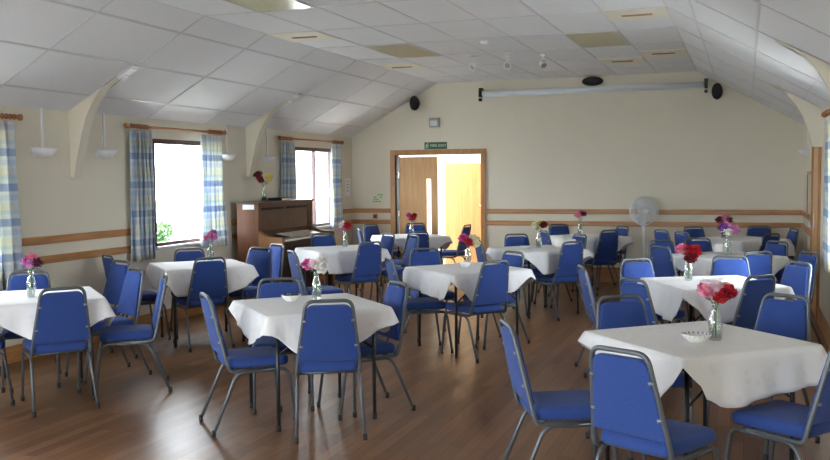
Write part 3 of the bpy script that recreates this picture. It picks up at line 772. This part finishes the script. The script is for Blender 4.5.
def chair(x, y, phi, label, group):
    """x, y: where the middle of the top rail stands; phi: heading the seat faces, degrees anticlockwise from +Y"""
    a = math.radians(phi); off = .298
    ox, oy = x - math.sin(a) * off, y + math.cos(a) * off
    c = chair0 if first[0] else copy_tree(chair0); first[0] = False
    c.location = (ox, oy, 0); c.rotation_euler = (0, 0, a)
    c['label'] = label; c['group'] = group; c['category'] = 'chair'
    return c
CH = [
 # x, y, heading, label, table
 (-5.570, 6.000, -138.0, 'blue padded chair facing us beyond the left front table, below the curtain', 1),
 (-4.460, 5.120, 52.0, 'blue padded chair with its back to us at the left front table', 1),
 (-4.840, 6.450, 151.0, 'bright blue chair just right of the left front table, its pale frame facing us', 1),
 (-4.260, 6.040, 128.0, 'blue chair seen from its side right of the left front table, facing left', 1),
 (-5.390, 6.960, 158.0, 'blue chair behind the bright one, between left front table and window table', 1),
 (-5.510, 4.930, -45.0, 'blue chair cut off by the left edge of the photo', 1),
 (-5.938, 7.452, -32.8, 'dark blue chair at the left of the window table, near the left wall rails', 2),
 (-4.758, 7.452, 51.1, 'dark blue chair with its back to us at the table by the left window', 2),
 (-5.620, 8.400, -140.0, 'blue chair under the left window sill, beyond the window table', 2),
 (-4.903, 8.672, 171.7, 'blue chair in front of the piano end, right of the window table', 2),
 (-4.980, 9.190, 150.0, 'bright blue chair half hidden beside the piano arm', 2),
 (-4.370, 8.350, -47.0, 'dark blue chair seen side-on at the left of the table before the piano', 4),
 (-5.273, 10.976, -145.4, 'blue chair in front of the piano keys, facing us', 4),
 (-4.060, 9.710, 56.0, 'dark blue chair with its back to us at the table before the piano', 4),
 (-4.417, 11.196, 143.4, 'blue chair with a pale frame right of the table before the piano', 4),
 (-5.240, 12.090, -60.0, 'narrow blue chair left of the table by the double door', 5),
 (-5.570, 13.320, -115.0, 'blue chair standing in the far left corner under the red call point', 5),
 (-4.990, 13.800, -152.0, 'blue chair in front of the left door leaf, behind the door table', 5),
 (-4.166, 11.643, 41.6, 'dark blue chair with its back to us at the table by the double door', 5),
 (-3.940, 10.880, 132.0, 'narrow bright blue chair in front of the dark one at the door table', 5),
 (-3.990, 13.380, 84.0, 'dark blue chair leaning before the bright open doorway', 5),
 (-3.140, 8.960, -147.0, 'dark blue chair beyond the middle table, facing us', 6),
 (-3.093, 7.828, -55.9, 'blue chair seen side-on left of the middle table, facing right', 6),
 (-2.144, 8.775, 144.7, 'small blue chair with a pale frame right behind the middle table', 6),
 (-2.062, 7.773, 53.9, 'dark blue chair with its back to us at the middle table', 6),
 (-2.940, 10.250, -60.0, 'bright blue chair between the middle table flowers and the next table', 7),
 (-2.758, 11.423, -149.7, 'dark blue chair facing us beyond the table with cream flowers', 7),
 (-1.820, 10.240, 50.0, 'dark blue chair with its back to us at the table with cream flowers', 7),
 (-1.964, 11.553, 132.8, 'small bright blue chair right of the white mugs', 7),
 (-2.578, 12.248, -59.1, 'blue chair just behind the bottle of cream flowers', 8),
 (-2.684, 13.830, -150.1, 'blue chair against the back wall below the rails, behind the white mug', 8),
 (-1.722, 12.454, 47.5, 'dark blue chair with its back to us at the table nearest the fan', 8),
 (-1.670, 13.430, 131.0, 'blue chair between the fan and the dark chair at the back wall table', 8),
 (-2.393, 5.054, 29.2, 'blue chair with its back to us at the front centre table', 3),
 (-3.293, 5.082, -46.3, 'blue chair seen side-on left of the front centre table, facing right', 3),
 (-3.270, 6.050, -150.0, 'blue chair facing us beyond the front centre table', 3),
 (-2.320, 6.060, 137.0, 'blue chair at the right of the front centre table, facing left', 3),
 (-0.510, 3.970, -27.0, 'big blue chair with its back to us in the right foreground', 9),
 (-1.150, 4.530, -64.0, 'blue chair seen side-on in the foreground, left of the front right table', 9),
 (0.460, 4.560, 56.0, 'blue chair at the right edge of the photo, seat toward the front right table', 9),
 (-0.730, 5.730, -146.0, 'blue chair facing us at the far left of the front right table', 9),
 (0.240, 6.050, 148.0, 'blue chair facing us beyond the red flowers of the front right table', 9),
 (-1.270, 7.510, -70.0, 'blue chair seen edge-on in the aisle left of the second right table', 10),
 (-0.760, 6.680, -45.0, 'blue chair with its back to us left of the second right table', 10),
 (-0.920, 8.293, -143.2, 'blue chair facing us behind the left corner of the second right table', 10),
 (-0.133, 8.795, -175.1, 'dark blue chair between the second and third right tables', 10),
 (0.110, 7.150, 47.0, 'dark navy chair leaning with its back to us at the second right table', 10),
 (0.427, 8.295, 126.1, 'blue chair at the right corner of the second right table', 10),
 (-0.832, 9.763, -46.9, 'blue chair with a slanting back left of the third right table', 11),
 (-0.910, 10.710, -145.0, 'blue chair partly hidden behind the slanting one, below the fan', 11),
 (-0.530, 11.120, -160.0, 'blue chair facing us beyond the third right table, left of its purple flowers', 11),
 (0.115, 9.330, 33.0, 'bright blue chair at the near right side of the third right table', 11),
 (0.330, 10.770, 134.0, 'small blue chair beyond the right corner of the third right table', 11),
 (0.572, 9.404, 117.9, 'bright blue chair close to the right wall curtain', 11),
 (-1.071, 12.651, -48.2, 'small blue chair right of the fan pole, farthest left of the corner table', 12),
 (-0.780, 12.250, -50.0, 'blue chair left of the dark one at the far right corner table', 12),
 (-0.700, 13.500, -147.0, 'dark navy chair against the back wall, left of the corner table', 12),
 (0.179, 13.890, 170.1, 'blue chair back against the back wall behind the corner table', 12),
 (0.298, 12.046, 49.2, 'dark navy chair leaning at the right of the corner table', 12),
 (0.610, 13.223, 108.6, 'tall blue chair in the far right corner of the room', 12),
]
TG = {1: 'left front table', 2: 'window table', 3: 'front centre table', 4: 'piano table', 5: 'door table', 6: 'middle table', 7: 'cream flower table', 8: 'back wall table',
      9: 'front right table', 10: 'second right table', 11: 'third right table', 12: 'far corner table'}
KC, KT = .98, .9727
for x, y, ph, lab, tb in CH: chair(x * KC, y * KC, ph, lab, 'blue banquet chairs at the ' + TG[tb])

# ------------------------------------------------------------------ tables and cloths
A = .418
def make_table():
    t = thing('folding_table', None, 'table')
    bm = bmesh.new(); bbox(bm, -A, A, -A, A, .714, .740, .006); obj('tabletop', bm, M['ply'], t)
    bm = bmesh.new(); q = A - .05
    for a_ in (-q, q): box(bm, a_ - .01, a_ + .01, -q, q, .674, .714); box(bm, -q, q, a_ - .01, a_ + .01, .674, .714)
    obj('under_frame', bm, M['black'], t)
    for sx in (-1, 1):
        for sy in (-1, 1):
            bm = bmesh.new(); tube(bm, [(sx * .325, sy * .325, .714), (sx * .328, sy * .328, .012)], .0125, 8); lg = obj('leg', bm, M['black'], t)
            bm = bmesh.new(); lathe(bm, [(.015, 0), (.015, .035), (.013, .037)], 8, (sx * .328, sy * .328, 0)); obj('foot_cap', bm, M['rubber'], lg)
        for yy in (-.31, .31):
            bm = bmesh.new(); tube(bm, [(sx * .325, yy, .47), (sx * .04, yy, .69)], .007, 6); obj('brace', bm, M['black'], t)
    return t
def interp(keys, t):
    for (a, va), (b, vb) in zip(keys, keys[1:]):
        if a <= t <= b:
            q = (t - a) / (b - a); q = q * q * (3 - 2 * q); return va + (vb - va) * q
    return keys[-1][1]
def make_cloth(sides, seed):
    """sides: hem drop along near-right, far-right, far-left, near-left side (from N to R to F to L)"""
    r = random.Random(seed); a = A + .006; n = 26; zt = .7435
    cor = [(-a, -a), (a, -a), (a, a), (-a, a)]; nor = [(0, -1), (1, 0), (0, 1), (-1, 0)]
    per = []
    for s in range(4):
        p0, p1 = Vector(cor[s]), Vector(cor[(s + 1) % 4]); prev = Vector(nor[s - 1]); cur = Vector(nor[s]); nxt = Vector(nor[(s + 1) % 4])
        ph = r.random() * 6
        for i in range(n):
            t = i / n; p = p0.lerp(p1, t); nn = cur.copy()
            if t < .06: nn = (cur * (.5 + t / .12) + prev * (.5 - t / .12)).normalized()
            if t > .94: nn = (cur * (.5 + (1 - t) / .12) + nxt * (.5 - (1 - t) / .12)).normalized()
            if min(t, 1 - t) < .05: p = p - nn * .008 * (1 - min(t, 1 - t) / .05)
            per.append((p, nn, interp(sides[s], t), math.sin(2 * PI * 2.6 * t + ph) * .6 + math.sin(2 * PI * 5.3 * t + ph * 2) * .4, t))
    bm = bmesh.new(); K = 8; m = len(per); rings = []
    for k in range(-1, K + 1):
        ring = []
        for p, nn, d, w, t in per:
            d = min(.242, max(d, .02))
            if k == -1: co = (*(p - nn * .012), zt + .003)
            elif k == 0: co = (*(p - nn * .002), zt + .002)
            else:
                s = (k / K); o_ = .004 + s * (.012 + .10 * d) + s * d * .10 * w
                cf = max(0, 1 - min(t, 1 - t) / .14); o_ += cf * s * d * .28
                q = p + nn * o_; co = (q.x, q.y, zt - .004 - d * s)
            ring.append(bm.verts.new(co))
        rings.append(ring)
    for Ra, Rb in zip(rings, rings[1:]):
        for i in range(m): bm.faces.new((Ra[i], Ra[(i + 1) % m], Rb[(i + 1) % m], Rb[i])).smooth = True
    # top grid, gently creased
    c = bm.verts.new((0, 0, zt + .0035)); inner = []
    for f in (.66, .33):
        ring = [bm.verts.new((p.x * f, p.y * f, zt + .003 + .0008 * math.sin(i * .7))) for i, (p, nn, d, w, t) in enumerate(per)]; inner.append(ring)
    prev = rings[0]
    for ring in inner:
        for i in range(m): bm.faces.new((prev[i], prev[(i + 1) % m], ring[(i + 1) % m], ring[i])).smooth = True
        prev = ring
    for i in range(m): bm.faces.new((prev[i], prev[(i + 1) % m], c)).smooth = True
    o = obj('tablecloth', bm, M['cloth']); md = o.modifiers.new('thick', 'SOLIDIFY'); md.thickness = .0015; md.offset = 1
    return o
D_NR = [(0, .05), (.07, .12), (.25, .25), (.62, .20), (1, .06)]; D_FR = [(0, .09), (.3, .2), (.7, .2), (1, .08)]
D_FL = [(0, .08), (.4, .2), (.75, .2), (1, .08)]; D_NL = [(0, .06), (.4, .16), (.78, .24), (.94, .13), (1, .05)]
TB = {
 1: (-5.03, 5.50, 47, [[(0, .08), (.5, .26), (.8, .2), (1, .12)], [(0, .12), (.2, .22), (.7, .2), (1, .08)], D_FL, D_NL], 'square table at the left front with pink and plum flowers', 'white cloth on the left front table, draped in folds toward the curtain'),
 2: (-5.21, 7.98, 46, [[(0, .10), (.12, .27), (.6, .26), (.85, .2), (1, .10)], D_FR, D_FL, [(0, .06), (.4, .2), (.9, .2), (1, .10)]], 'square table below the left window with tall pink flowers', 'white cloth on the table below the left window'),
 3: (-2.835, 5.68, 45, [[(0, .10), (.27, .25), (.6, .22), (1, .10)], D_FR, D_FL, [(0, .05), (.3, .12), (.7, .20), (1, .12)]], 'square table at the front centre with a bowl and a pink flower bottle', 'white cloth on the front centre table, its hem dipping beside the blue seat'),
 4: (-4.66, 10.20, 46, [[(0, .05), (.15, .3), (.6, .3), (1, .1)], D_FR, D_FL, [(0, .08), (.4, .2), (.9, .22), (1, .05)]], 'square table standing in front of the piano', 'white cloth on the table in front of the piano'),
 5: (-4.63, 12.60, 44, [D_NR, D_FR, D_FL, D_NL], 'square table standing in front of the double door', 'white cloth on the table in front of the double door'),
 6: (-2.48, 8.30, 49, [[(0, .05), (.06, .12), (.26, .25), (.7, .18), (1, .05)], D_FR, D_FL, [(0, .04), (.10, .17), (.88, .22), (.96, .2), (1, .05)]], 'square table in the middle of the room with a bowl and pink flowers', 'white cloth on the middle table, squared fold hanging at its left'),
 7: (-2.33, 10.73, 45, [D_NR, D_FR, D_FL, D_NL], 'square table with mugs and cream flowers, right of the doorway', 'white cloth on the table with mugs and cream flowers'),
 8: (-2.12, 13.03, 45, [D_NR, D_FR, D_FL, D_NL], 'square table by the back wall, left of the fan', 'greyish white cloth on the table by the back wall, left of the fan'),
 9: (-.238, 5.08, 42, [[(0, .03), (.05, .09), (.13, .19), (.27, .24), (.55, .21), (.9, .18), (1, .09)], D_FR, D_FL, [(0, .05), (.4, .14), (.78, .25), (.94, .14), (1, .035)]], 'square table in the right foreground with pink and red flowers', 'white cloth on the right foreground table, hem lifted off its black leg'),
 10: (-.25, 7.72, 28, [D_NR, D_FR, D_FL, [(0, .06), (.3, .2), (.84, .27), (.95, .2), (1, .05)]], 'square table second from the front on the right side', 'white cloth on the second table of the right side'),
 11: (-.20, 10.30, 45, [D_NR, D_FR, D_FL, D_NL], 'square table third from the front on the right, purple flowers on it', 'white cloth on the third table of the right side, under purple flowers'),
 12: (-.06, 13.0, 45, [[(0, .2), (.3, .3), (1, .2)], D_FR, D_FL, [(0, .2), (.5, .3), (1, .2)]], 'square table in the far right corner against the back wall', 'beige looking white cloth on the far right corner table'),
}
t0 = make_table()
for k, (x, y, r, sides, lt, lc) in TB.items():
    x *= KT; y *= KT
    t = t0 if k == 1 else copy_tree(t0)
    t.location = (x, y, 0); t.rotation_euler = (0, 0, math.radians(r)); tag(t, lt, 'table', 'square tables of the hall')
    c = make_cloth(sides, 30 + k); c.location = (x, y, 0); c.rotation_euler = (0, 0, math.radians(r)); tag(c, lc, 'tablecloth', 'white tablecloths')
CT = .7497
# ------------------------------------------------------------------ bottles and flowers
def make_bottle():
    t = thing('flower_bottle', None, 'vase')
    bm = bmesh.new()
    lathe(bm, [(.028, .0), (.033, .004), (.0335, .075), (.033, .10), (.026, .125), (.0175, .15), (.0165, .172), (.020, .176), (.020, .19), (.0175, .192), (.0145, .178), (.0145, .152), (.022, .124), (.029, .098), (.0295, .012)], 18)
    obj('bottle', bm, M['bottle'], t)
    bm = bmesh.new(); lathe(bm, [(.028, .012), (.0285, .09), (.027, .094)], 14); obj('water', bm, M['water'], t)
    return t
bottle0 = make_bottle(); bfirst = [True]
def bottle(x, y, z, label, s=1.0):
    t = bottle0 if bfirst[0] else copy_tree(bottle0); bfirst[0] = False
    t.location = (x, y, z); t.scale = (s, s, s); return tag(t, label, 'vase', 'glass bottles of flowers')
def bloom_mesh(seed, R):
    r = random.Random(seed); bm = bmesh.new()
    bmesh.ops.create_uvsphere(bm, u_segments=8, v_segments=6, radius=R * .5)
    for ringi, (n, tilt, L) in enumerate(((8, .15, 1.0), (8, .6, .98), (7, 1.0, .9), (5, 1.35, .7), (6, -.35, .8))):
        for k in range(n):
            a = 2 * PI * (k + r.random() * .5) / n + ringi * .4; ca, sa = math.cos(a), math.sin(a); G = []
            tl = tilt + r.uniform(-.15, .15); LL = L * R * r.uniform(.88, 1.1); wd = R * .42
            for i in range(4):
                u = i / 3; row = []
                for j in range(4):
                    v = j / 3 - .5
                    rad = LL * u * math.cos(tl); h = LL * u * math.sin(tl) + R * .12 * u * u - R * .18 * (abs(v) * 2) ** 2 * u + r.uniform(-.05, .05) * R
                    ww = v * 2 * wd * (.35 + .65 * math.sin(PI * min(1, .15 + u * .75)))
                    row.append(bm.verts.new((ca * rad - sa * ww, sa * rad + ca * ww, h)))
                G.append(row)
            for i in range(3):
                for j in range(3): bm.faces.new((G[i][j], G[i + 1][j], G[i + 1][j + 1], G[i][j + 1])).smooth = True
    me = bpy.data.meshes.new('bloom'); bm.to_mesh(me); bm.free(); return me
BM = {}
def bloom_for(col, kind):
    if (col, kind) not in BM:
        me = bloom_mesh(kind, 1.0); me.materials.append(FC[col]); BM[(col, kind)] = me
    return BM[(col, kind)]
fl_i = [0]
def flower(bx, by, bz, dx, dy, h, R, col, label, group, s=1.0, squash=.8):
    """stem stands in the bottle at bx, by, bz; the bloom is dx, dy aside at height h"""
    fl_i[0] += 1; i = fl_i[0]
    t = thing('cut_flower', label, 'flower', (bx, by, bz), 0, group)
    r = random.Random(i)
    b0 = Vector((r.uniform(-.016, .016), r.uniform(-.016, .016), .016 * s)); nk = Vector((dx * .09, dy * .09, .17 * s)); nk.x = max(-.009, min(.009, nk.x)); nk.y = max(-.009, min(.009, nk.y))
    end = Vector((dx, dy, h))
    path = [b0, b0.lerp(nk, .6), nk, nk.lerp(end, .5) + Vector((0, 0, .01)), end]
    bm = bmesh.new(); tube(bm, fillet(path, .03, 3), .0028, 6); obj('stem', bm, M['stem'], t)
    o = bpy.data.objects.new('bloom', bloom_for(col, i % 3)); C.objects.link(o); o.parent = t; o.location = end; o.scale = (R * 1.12, R * 1.12, R * 1.12)
    o.rotation_euler = (dy * -6 + r.uniform(-.3, .3), dx * 6 + r.uniform(-.3, .3), r.random() * 6)
    bm = bmesh.new(); p = nk.lerp(end, .45); a = r.random() * 6
    d = Vector((math.cos(a), math.sin(a), .35)); sd = Vector((-math.sin(a), math.cos(a), 0))
    L = .055; prof = [0, .010, .012, .007, 0]; V = []
    for k, w_ in enumerate(prof):
        c = p + d * L * k / 4 - Vector((0, 0, .012 * (k / 4) ** 2)); V.append([bm.verts.new(c - sd * w_), bm.verts.new(c + Vector((0, 0, -.003))), bm.verts.new(c + sd * w_)])
    for k in range(4):
        for j in range(2): bm.faces.new((V[k][j], V[k + 1][j], V[k + 1][j + 1], V[k][j + 1]))
    bmesh.ops.remove_doubles(bm, verts=bm.verts, dist=1e-5); obj('leaf', bm, M['leaf'], t)
VA = [
 (1, -5.01, 5.42, 1.0, 'glass bottle of pink and plum flowers on the left front table',
  [(-.045, 0, .275, .042, 'lilac', 'lilac pink flower, leftmost on the left front table'), (-.005, .02, .305, .044, 'pink', 'tallest pink flower on the left front table'), (.02, -.03, .265, .04, 'lilac', 'low lilac pink flower in the middle of the left front bottle'), (.055, .01, .27, .043, 'plum', 'dark plum flower on the left front table')]),
 (2, -5.28, 8.28, 1.0, 'glass bottle of tall pink flowers on the table below the left window',
  [(-.055, 0, .27, .04, 'pink', 'pink flower leaning left on the window table'), (0, .0, .29, .045, 'pink', 'pink flower in the middle of the window table bottle'), (.03, .02, .33, .04, 'lilac', 'tallest lilac pink flower on the window table'), (.06, -.02, .28, .04, 'lilac', 'lilac pink flower leaning right on the window table')]),
 (3, -2.90, 5.92, 1.0, 'glass bottle of pink and white flowers on the front centre table',
  [(-.075, 0, .25, .05, 'magenta', 'magenta flower on the front centre table'), (-.02, -.02, .26, .04, 'palepink', 'pale pink flower between magenta and white on the front centre table'), (.035, .01, .275, .048, 'white', 'upper white flower on the front centre table'), (.06, -.03, .23, .045, 'white', 'drooping white flower on the front centre table')]),
 (4, -4.70, 10.42, 1.0, 'glass bottle of white and red flowers on the table before the piano',
  [(-.06, 0, .285, .055, 'white', 'white flower on the table before the piano'), (-.045, -.03, .235, .035, 'lilac', 'small lilac flower on the table before the piano'), (.05, .0, .27, .06, 'red', 'big red flower on the table before the piano')]),
 (5, -4.62, 12.62, 1.0, 'glass bottle of red flowers on the table before the double door',
  [(-.05, 0, .30, .045, 'magenta', 'magenta flower on the table before the double door'), (.03, .0, .265, .058, 'red', 'red flower on the table before the double door'), (.05, .03, .30, .04, 'darkred', 'dark red flower on the table before the double door')]),
 (6, -2.56, 8.60, 1.0, 'glass bottle of pink, red and cream flowers on the middle table',
  [(-.055, 0, .28, .052, 'magenta', 'magenta flower on the middle table'), (.015, -.03, .245, .05, 'red', 'red flower in the middle table bottle'), (.065, .02, .285, .05, 'cream', 'upper cream flower on the middle table'), (.085, .0, .24, .045, 'cream', 'lower cream flower on the middle table')]),
 (7, -2.34, 10.84, 1.05, 'glass bottle of cream and dark red flowers beside the mugs',
  [(-.06, 0, .265, .055, 'cream', 'cream flower leaning left beside the mugs'), (.0, .02, .30, .04, 'yellow', 'pale yellow flower upright beside the mugs'), (.075, .0, .275, .05, 'darkred', 'dark red flower beside the mugs')]),
 (8, -2.21, 12.98, 1.0, 'glass bottle of pink flowers on the table by the back wall',
  [(-.03, 0, .30, .055, 'pink', 'pink flower on the table by the back wall'), (.06, .0, .32, .045, 'darkred', 'dark red flower on the table by the back wall'), (.02, .02, .34, .04, 'magenta', 'magenta flower on the table by the back wall')]),
 (9, -.145, 5.01, 1.0, 'glass bottle of pink, white and red flowers on the right foreground table',
  [(-.062, 0, .265, .048, 'pink', 'pink flower on the right foreground table'), (.0, .01, .275, .046, 'palepink', 'whitish pink flower on the right foreground table'), (.062, .02, .26, .046, 'red', 'upper red flower on the right foreground table'), (.035, -.035, .235, .044, 'red', 'lower red flower on the right foreground table'), (.045, .045, .28, .036, 'palepink', 'small pale flower behind the red ones in the right foreground')]),
 (10, -.44, 7.77, 1.0, 'glass bottle of red flowers on the second right table',
  [(-.065, 0, .29, .05, 'pink', 'pink flower on the second right table'), (.0, .0, .28, .055, 'red', 'left red flower on the second right table'), (.06, -.01, .27, .058, 'red', 'right red flower on the second right table'), (.03, -.03, .225, .05, 'darkred', 'drooping dark red flower on the second right table')]),
 (11, -.18, 10.40, 1.0, 'glass bottle of purple and white flowers on the third right table',
  [(-.06, 0, .30, .055, 'purple', 'purple flower on the third right table'), (.0, -.02, .255, .052, 'white', 'white flower on the third right table'), (.07, .0, .275, .06, 'lilac', 'lilac flower on the third right table'), (-.02, .03, .32, .045, 'lilac', 'upper lilac flower behind the purple one, third right table')]),
 (12, -.285, 13.0, 1.0, 'glass bottle of dull red flowers on the far right corner table',
  [(-.06, 0, .24, .06, 'darkred', 'dark red flower on the far right corner table'), (.02, .0, .27, .06, 'pink', 'pink flower on the far right corner table'), (.085, .0, .245, .05, 'darkred', 'second dark red flower on the far right corner table, right of the pink one')]),
]
FT = {1: (.85, -.03), 2: (.85, -.045), 3: (.85, -.025), 4: (.62, -.03), 5: (.8, -.02), 6: (.85, -.04), 7: (.75, -.03), 8: (.8, -.02), 9: (.9, -.02), 10: (.8, -.05), 11: (.8, -.03), 12: (.8, -.02)}
for k, x, y, s, lab, fl in VA:
    x *= KT; y *= KT
    bottle(x, y, CT, lab, s)
    sp_, dh = FT.get(k, (1, 0))
    for dx, dy, h, R, col, fl_lab in fl: flower(x, y, CT, dx * sp_, dy * sp_, (h + dh) * s, R, col, fl_lab, 'flowers on the ' + TG[k], s)
bottle(-5.74, 10.26, 1.296, 'glass bottle of dark red and yellow flowers standing on the piano', 1.05)
for dx, dy, h, R, col, lab in ((-.04, -.06, .31, .06, 'darkred', 'upper dark red flower on the piano'), (-.02, -.05, .245, .05, 'darkred', 'lower dark red flower on the piano'), (.03, .07, .29, .052, 'yellow', 'upper yellow flower on the piano'), (.04, .05, .25, .046, 'yellow', 'lower yellow flower on the piano')):
    flower(-5.74, 10.26, 1.296, dx, dy, h + .015, R, col, lab, 'flowers on the piano', 1.05)

# ------------------------------------------------------------------ bowls, dish, mugs
def bowl(x, y, label, fill=None, pattern=None, R=.065, H=.042):
    t = thing('bowl', label, 'bowl', (x * KT, y * KT, CT))
    bm = bmesh.new(); lathe(bm, [(R * .55, 0), (R * .6, .004), (R * .95, H * .75), (R, H), (R * .95, H), (R * .86, H * .7), (R * .5, .01)], 24); obj('bowl_body', bm, M['china'], t)
    if fill:
        bm = bmesh.new(); r = random.Random(3)
        for i in range(34):
            a, q = r.random() * 6.3, R * .8 * math.sqrt(r.random()); bmesh.ops.create_icosphere(bm, subdivisions=1, radius=.009, matrix=Matrix.Translation((q * math.cos(a), q * math.sin(a), H * .85 + r.random() * .008)) @ Matrix.Diagonal((1.3, 1, .5, 1)))
        o = obj('potpourri', bm, M['potp'], t); o['kind'] = 'stuff'
    if pattern:
        bm = bmesh.new()
        for k in range(18):
            a = 2 * PI * k / 18
            for rr, hh, w_ in ((R * .90, H * .80, .006), (R * .93, H * .92, .0045)):
                bmesh.ops.create_icosphere(bm, subdivisions=1, radius=w_, matrix=Matrix.Translation((rr * math.cos(a + hh * 3), rr * math.sin(a + hh * 3), hh)) @ Matrix.Diagonal((1, 1, .5, 1)))
        obj('painted_rim', bm, M['blueglaze'], t)
bowl(-3.02, 5.76, 'white bowl with dark dried petals on the front centre table', fill=True, R=.07)
bowl(-2.53, 8.40, 'small white bowl below the pink flowers on the middle table', R=.06)
bowl(-.235, 4.93, 'white bowl with a blue patterned rim on the right foreground table', pattern=True, R=.075)
bowl(-2.47, 10.68, 'shallow white dish left of the cream flowers', R=.08, H=.025)
bowl(-.24, 7.80, 'shallow pale dish beside the red flower bottle, second right table', R=.09, H=.022)
def mug(x, y, label, R=.042, H=.095, rz=0, m=None):
    t = thing('mug', label, 'mug', (x * KT, y * KT, CT), rz)
    bm = bmesh.new(); lathe(bm, [(R * .9, 0), (R, .006), (R, H), (R * .9, H), (R * .88, .01)], 18); obj('cup', bm, m or M['china'], t)
    bm = bmesh.new(); tube(bm, fillet([(R * .95, 0, H * .8), (R + .032, 0, H * .75), (R + .028, 0, H * .3), (R * .95, 0, H * .22)], .02, 4), .006, 6); obj('handle', bm, m or M['china'], t)
mug(-2.13, 11.05, 'tall white mug right of the cream flowers', .055, .125, .5)
mug(-1.99, 11.08, 'lower white mug, right of the tall one', .05, .085, -.4)
mug(-.28, 10.72, 'white mug left of the purple flowers', .05, .09, 2.6)

# ------------------------------------------------------------------ outside
bm = bmesh.new(); box(bm, -60, 60, -60, 60, -.5, -.12); struct('ground', bm, M['ground'])
t = thing('garden_shrub', 'small green shrub outside the big left window', 'shrub', (-7.45, 10.35, -.12))
bm = bmesh.new(); r = random.Random(5)
for i in range(1500):
    a, b_ = r.random() * 6.3, r.random(); q = .38 * math.sqrt(r.random()) * (1 - .4 * b_); c = Vector((q * math.cos(a), q * math.sin(a) * .8, .12 + 1.0 * b_))
    d = Vector((r.uniform(-1, 1), r.uniform(-1, 1), r.uniform(-.3, 1))).normalized(); s_ = d.orthogonal().normalized()
    v = [bm.verts.new(c - s_ * .02), bm.verts.new(c + d * .07), bm.verts.new(c + s_ * .02), bm.verts.new(c - d * .02)]; bm.faces.new(v)
obj('foliage', bm, M['leaf'], t)
bm = bmesh.new()
for k in range(5): tube(bm, [(0, 0, 0), (.1 * math.cos(k * 1.3), .1 * math.sin(k * 1.3), .4), (.2 * math.cos(k * 1.3), .2 * math.sin(k * 1.3), .9)], .01, 5)
obj('stem', bm, M['slot'], t)

# ------------------------------------------------------------------ daylight
w = bpy.data.worlds.new('overcast_sky'); sc.world = w; w.use_nodes = True
bg = w.node_tree.nodes['Background']; bg.inputs['Color'].default_value = (.87, .935, 1.0, 1); bg.inputs['Strength'].default_value = 12
def portal(x, y, z, sx, sz, rot):
    l = bpy.data.lights.new('daylight_opening', 'AREA'); l.shape = 'RECTANGLE'; l.size = sx; l.size_y = sz; l.cycles.is_portal = True
    o = bpy.data.objects.new('daylight_opening', l); C.objects.link(o); o.location = (x, y, z); o.rotation_euler = rot
for (a, b, z0, z1) in winL: portal(LX - WT - .02, (a + b) / 2, (z0 + z1) / 2, z1 - z0, b - a, (0, -PI / 2, 0))
for (a, b, z0, z1) in winR: portal(RX + WT + .02, (a + b) / 2, (z0 + z1) / 2, z1 - z0, b - a, (0, PI / 2, 0))
portal((gx0 + gx1) / 2, RY - .22, (gz0 + gz1) / 2, gx1 - gx0, gz1 - gz0, (PI / 2, 0, 0))
portal(-6.52, (DY + LB + .2) / 2, 1.2, 2.0, 1.4, (0, -PI / 2, 0))

# ------------------------------------------------------------------ camera
cam = bpy.data.cameras.new('camera'); co = bpy.data.objects.new('camera', cam); C.objects.link(co); sc.camera = co
cam.sensor_width = 36; cam.lens = 916.14 / 830 * 36; cam.clip_start = .05
rt = Vector((.940475828, .339729859, -.009425536)); up = Vector((-.011195712, .058687787, .998213604)); fw = Vector((-.339676130, .938690240, -.058997962))
m4 = Matrix(((rt.x, up.x, -fw.x, 0), (rt.y, up.y, -fw.y, 0), (rt.z, up.z, -fw.z, 1.6), (0, 0, 0, 1)))
co.matrix_world = m4
sc.view_settings.view_transform = 'Standard'; sc.view_settings.look = 'None'; sc.view_settings.gamma = 1; sc.view_settings.exposure = 1.1
sc.view_settings.use_curve_mapping = False
sc.cycles.max_bounces = 14; sc.cycles.diffuse_bounces = 8; sc.cycles.transparent_max_bounces = 24
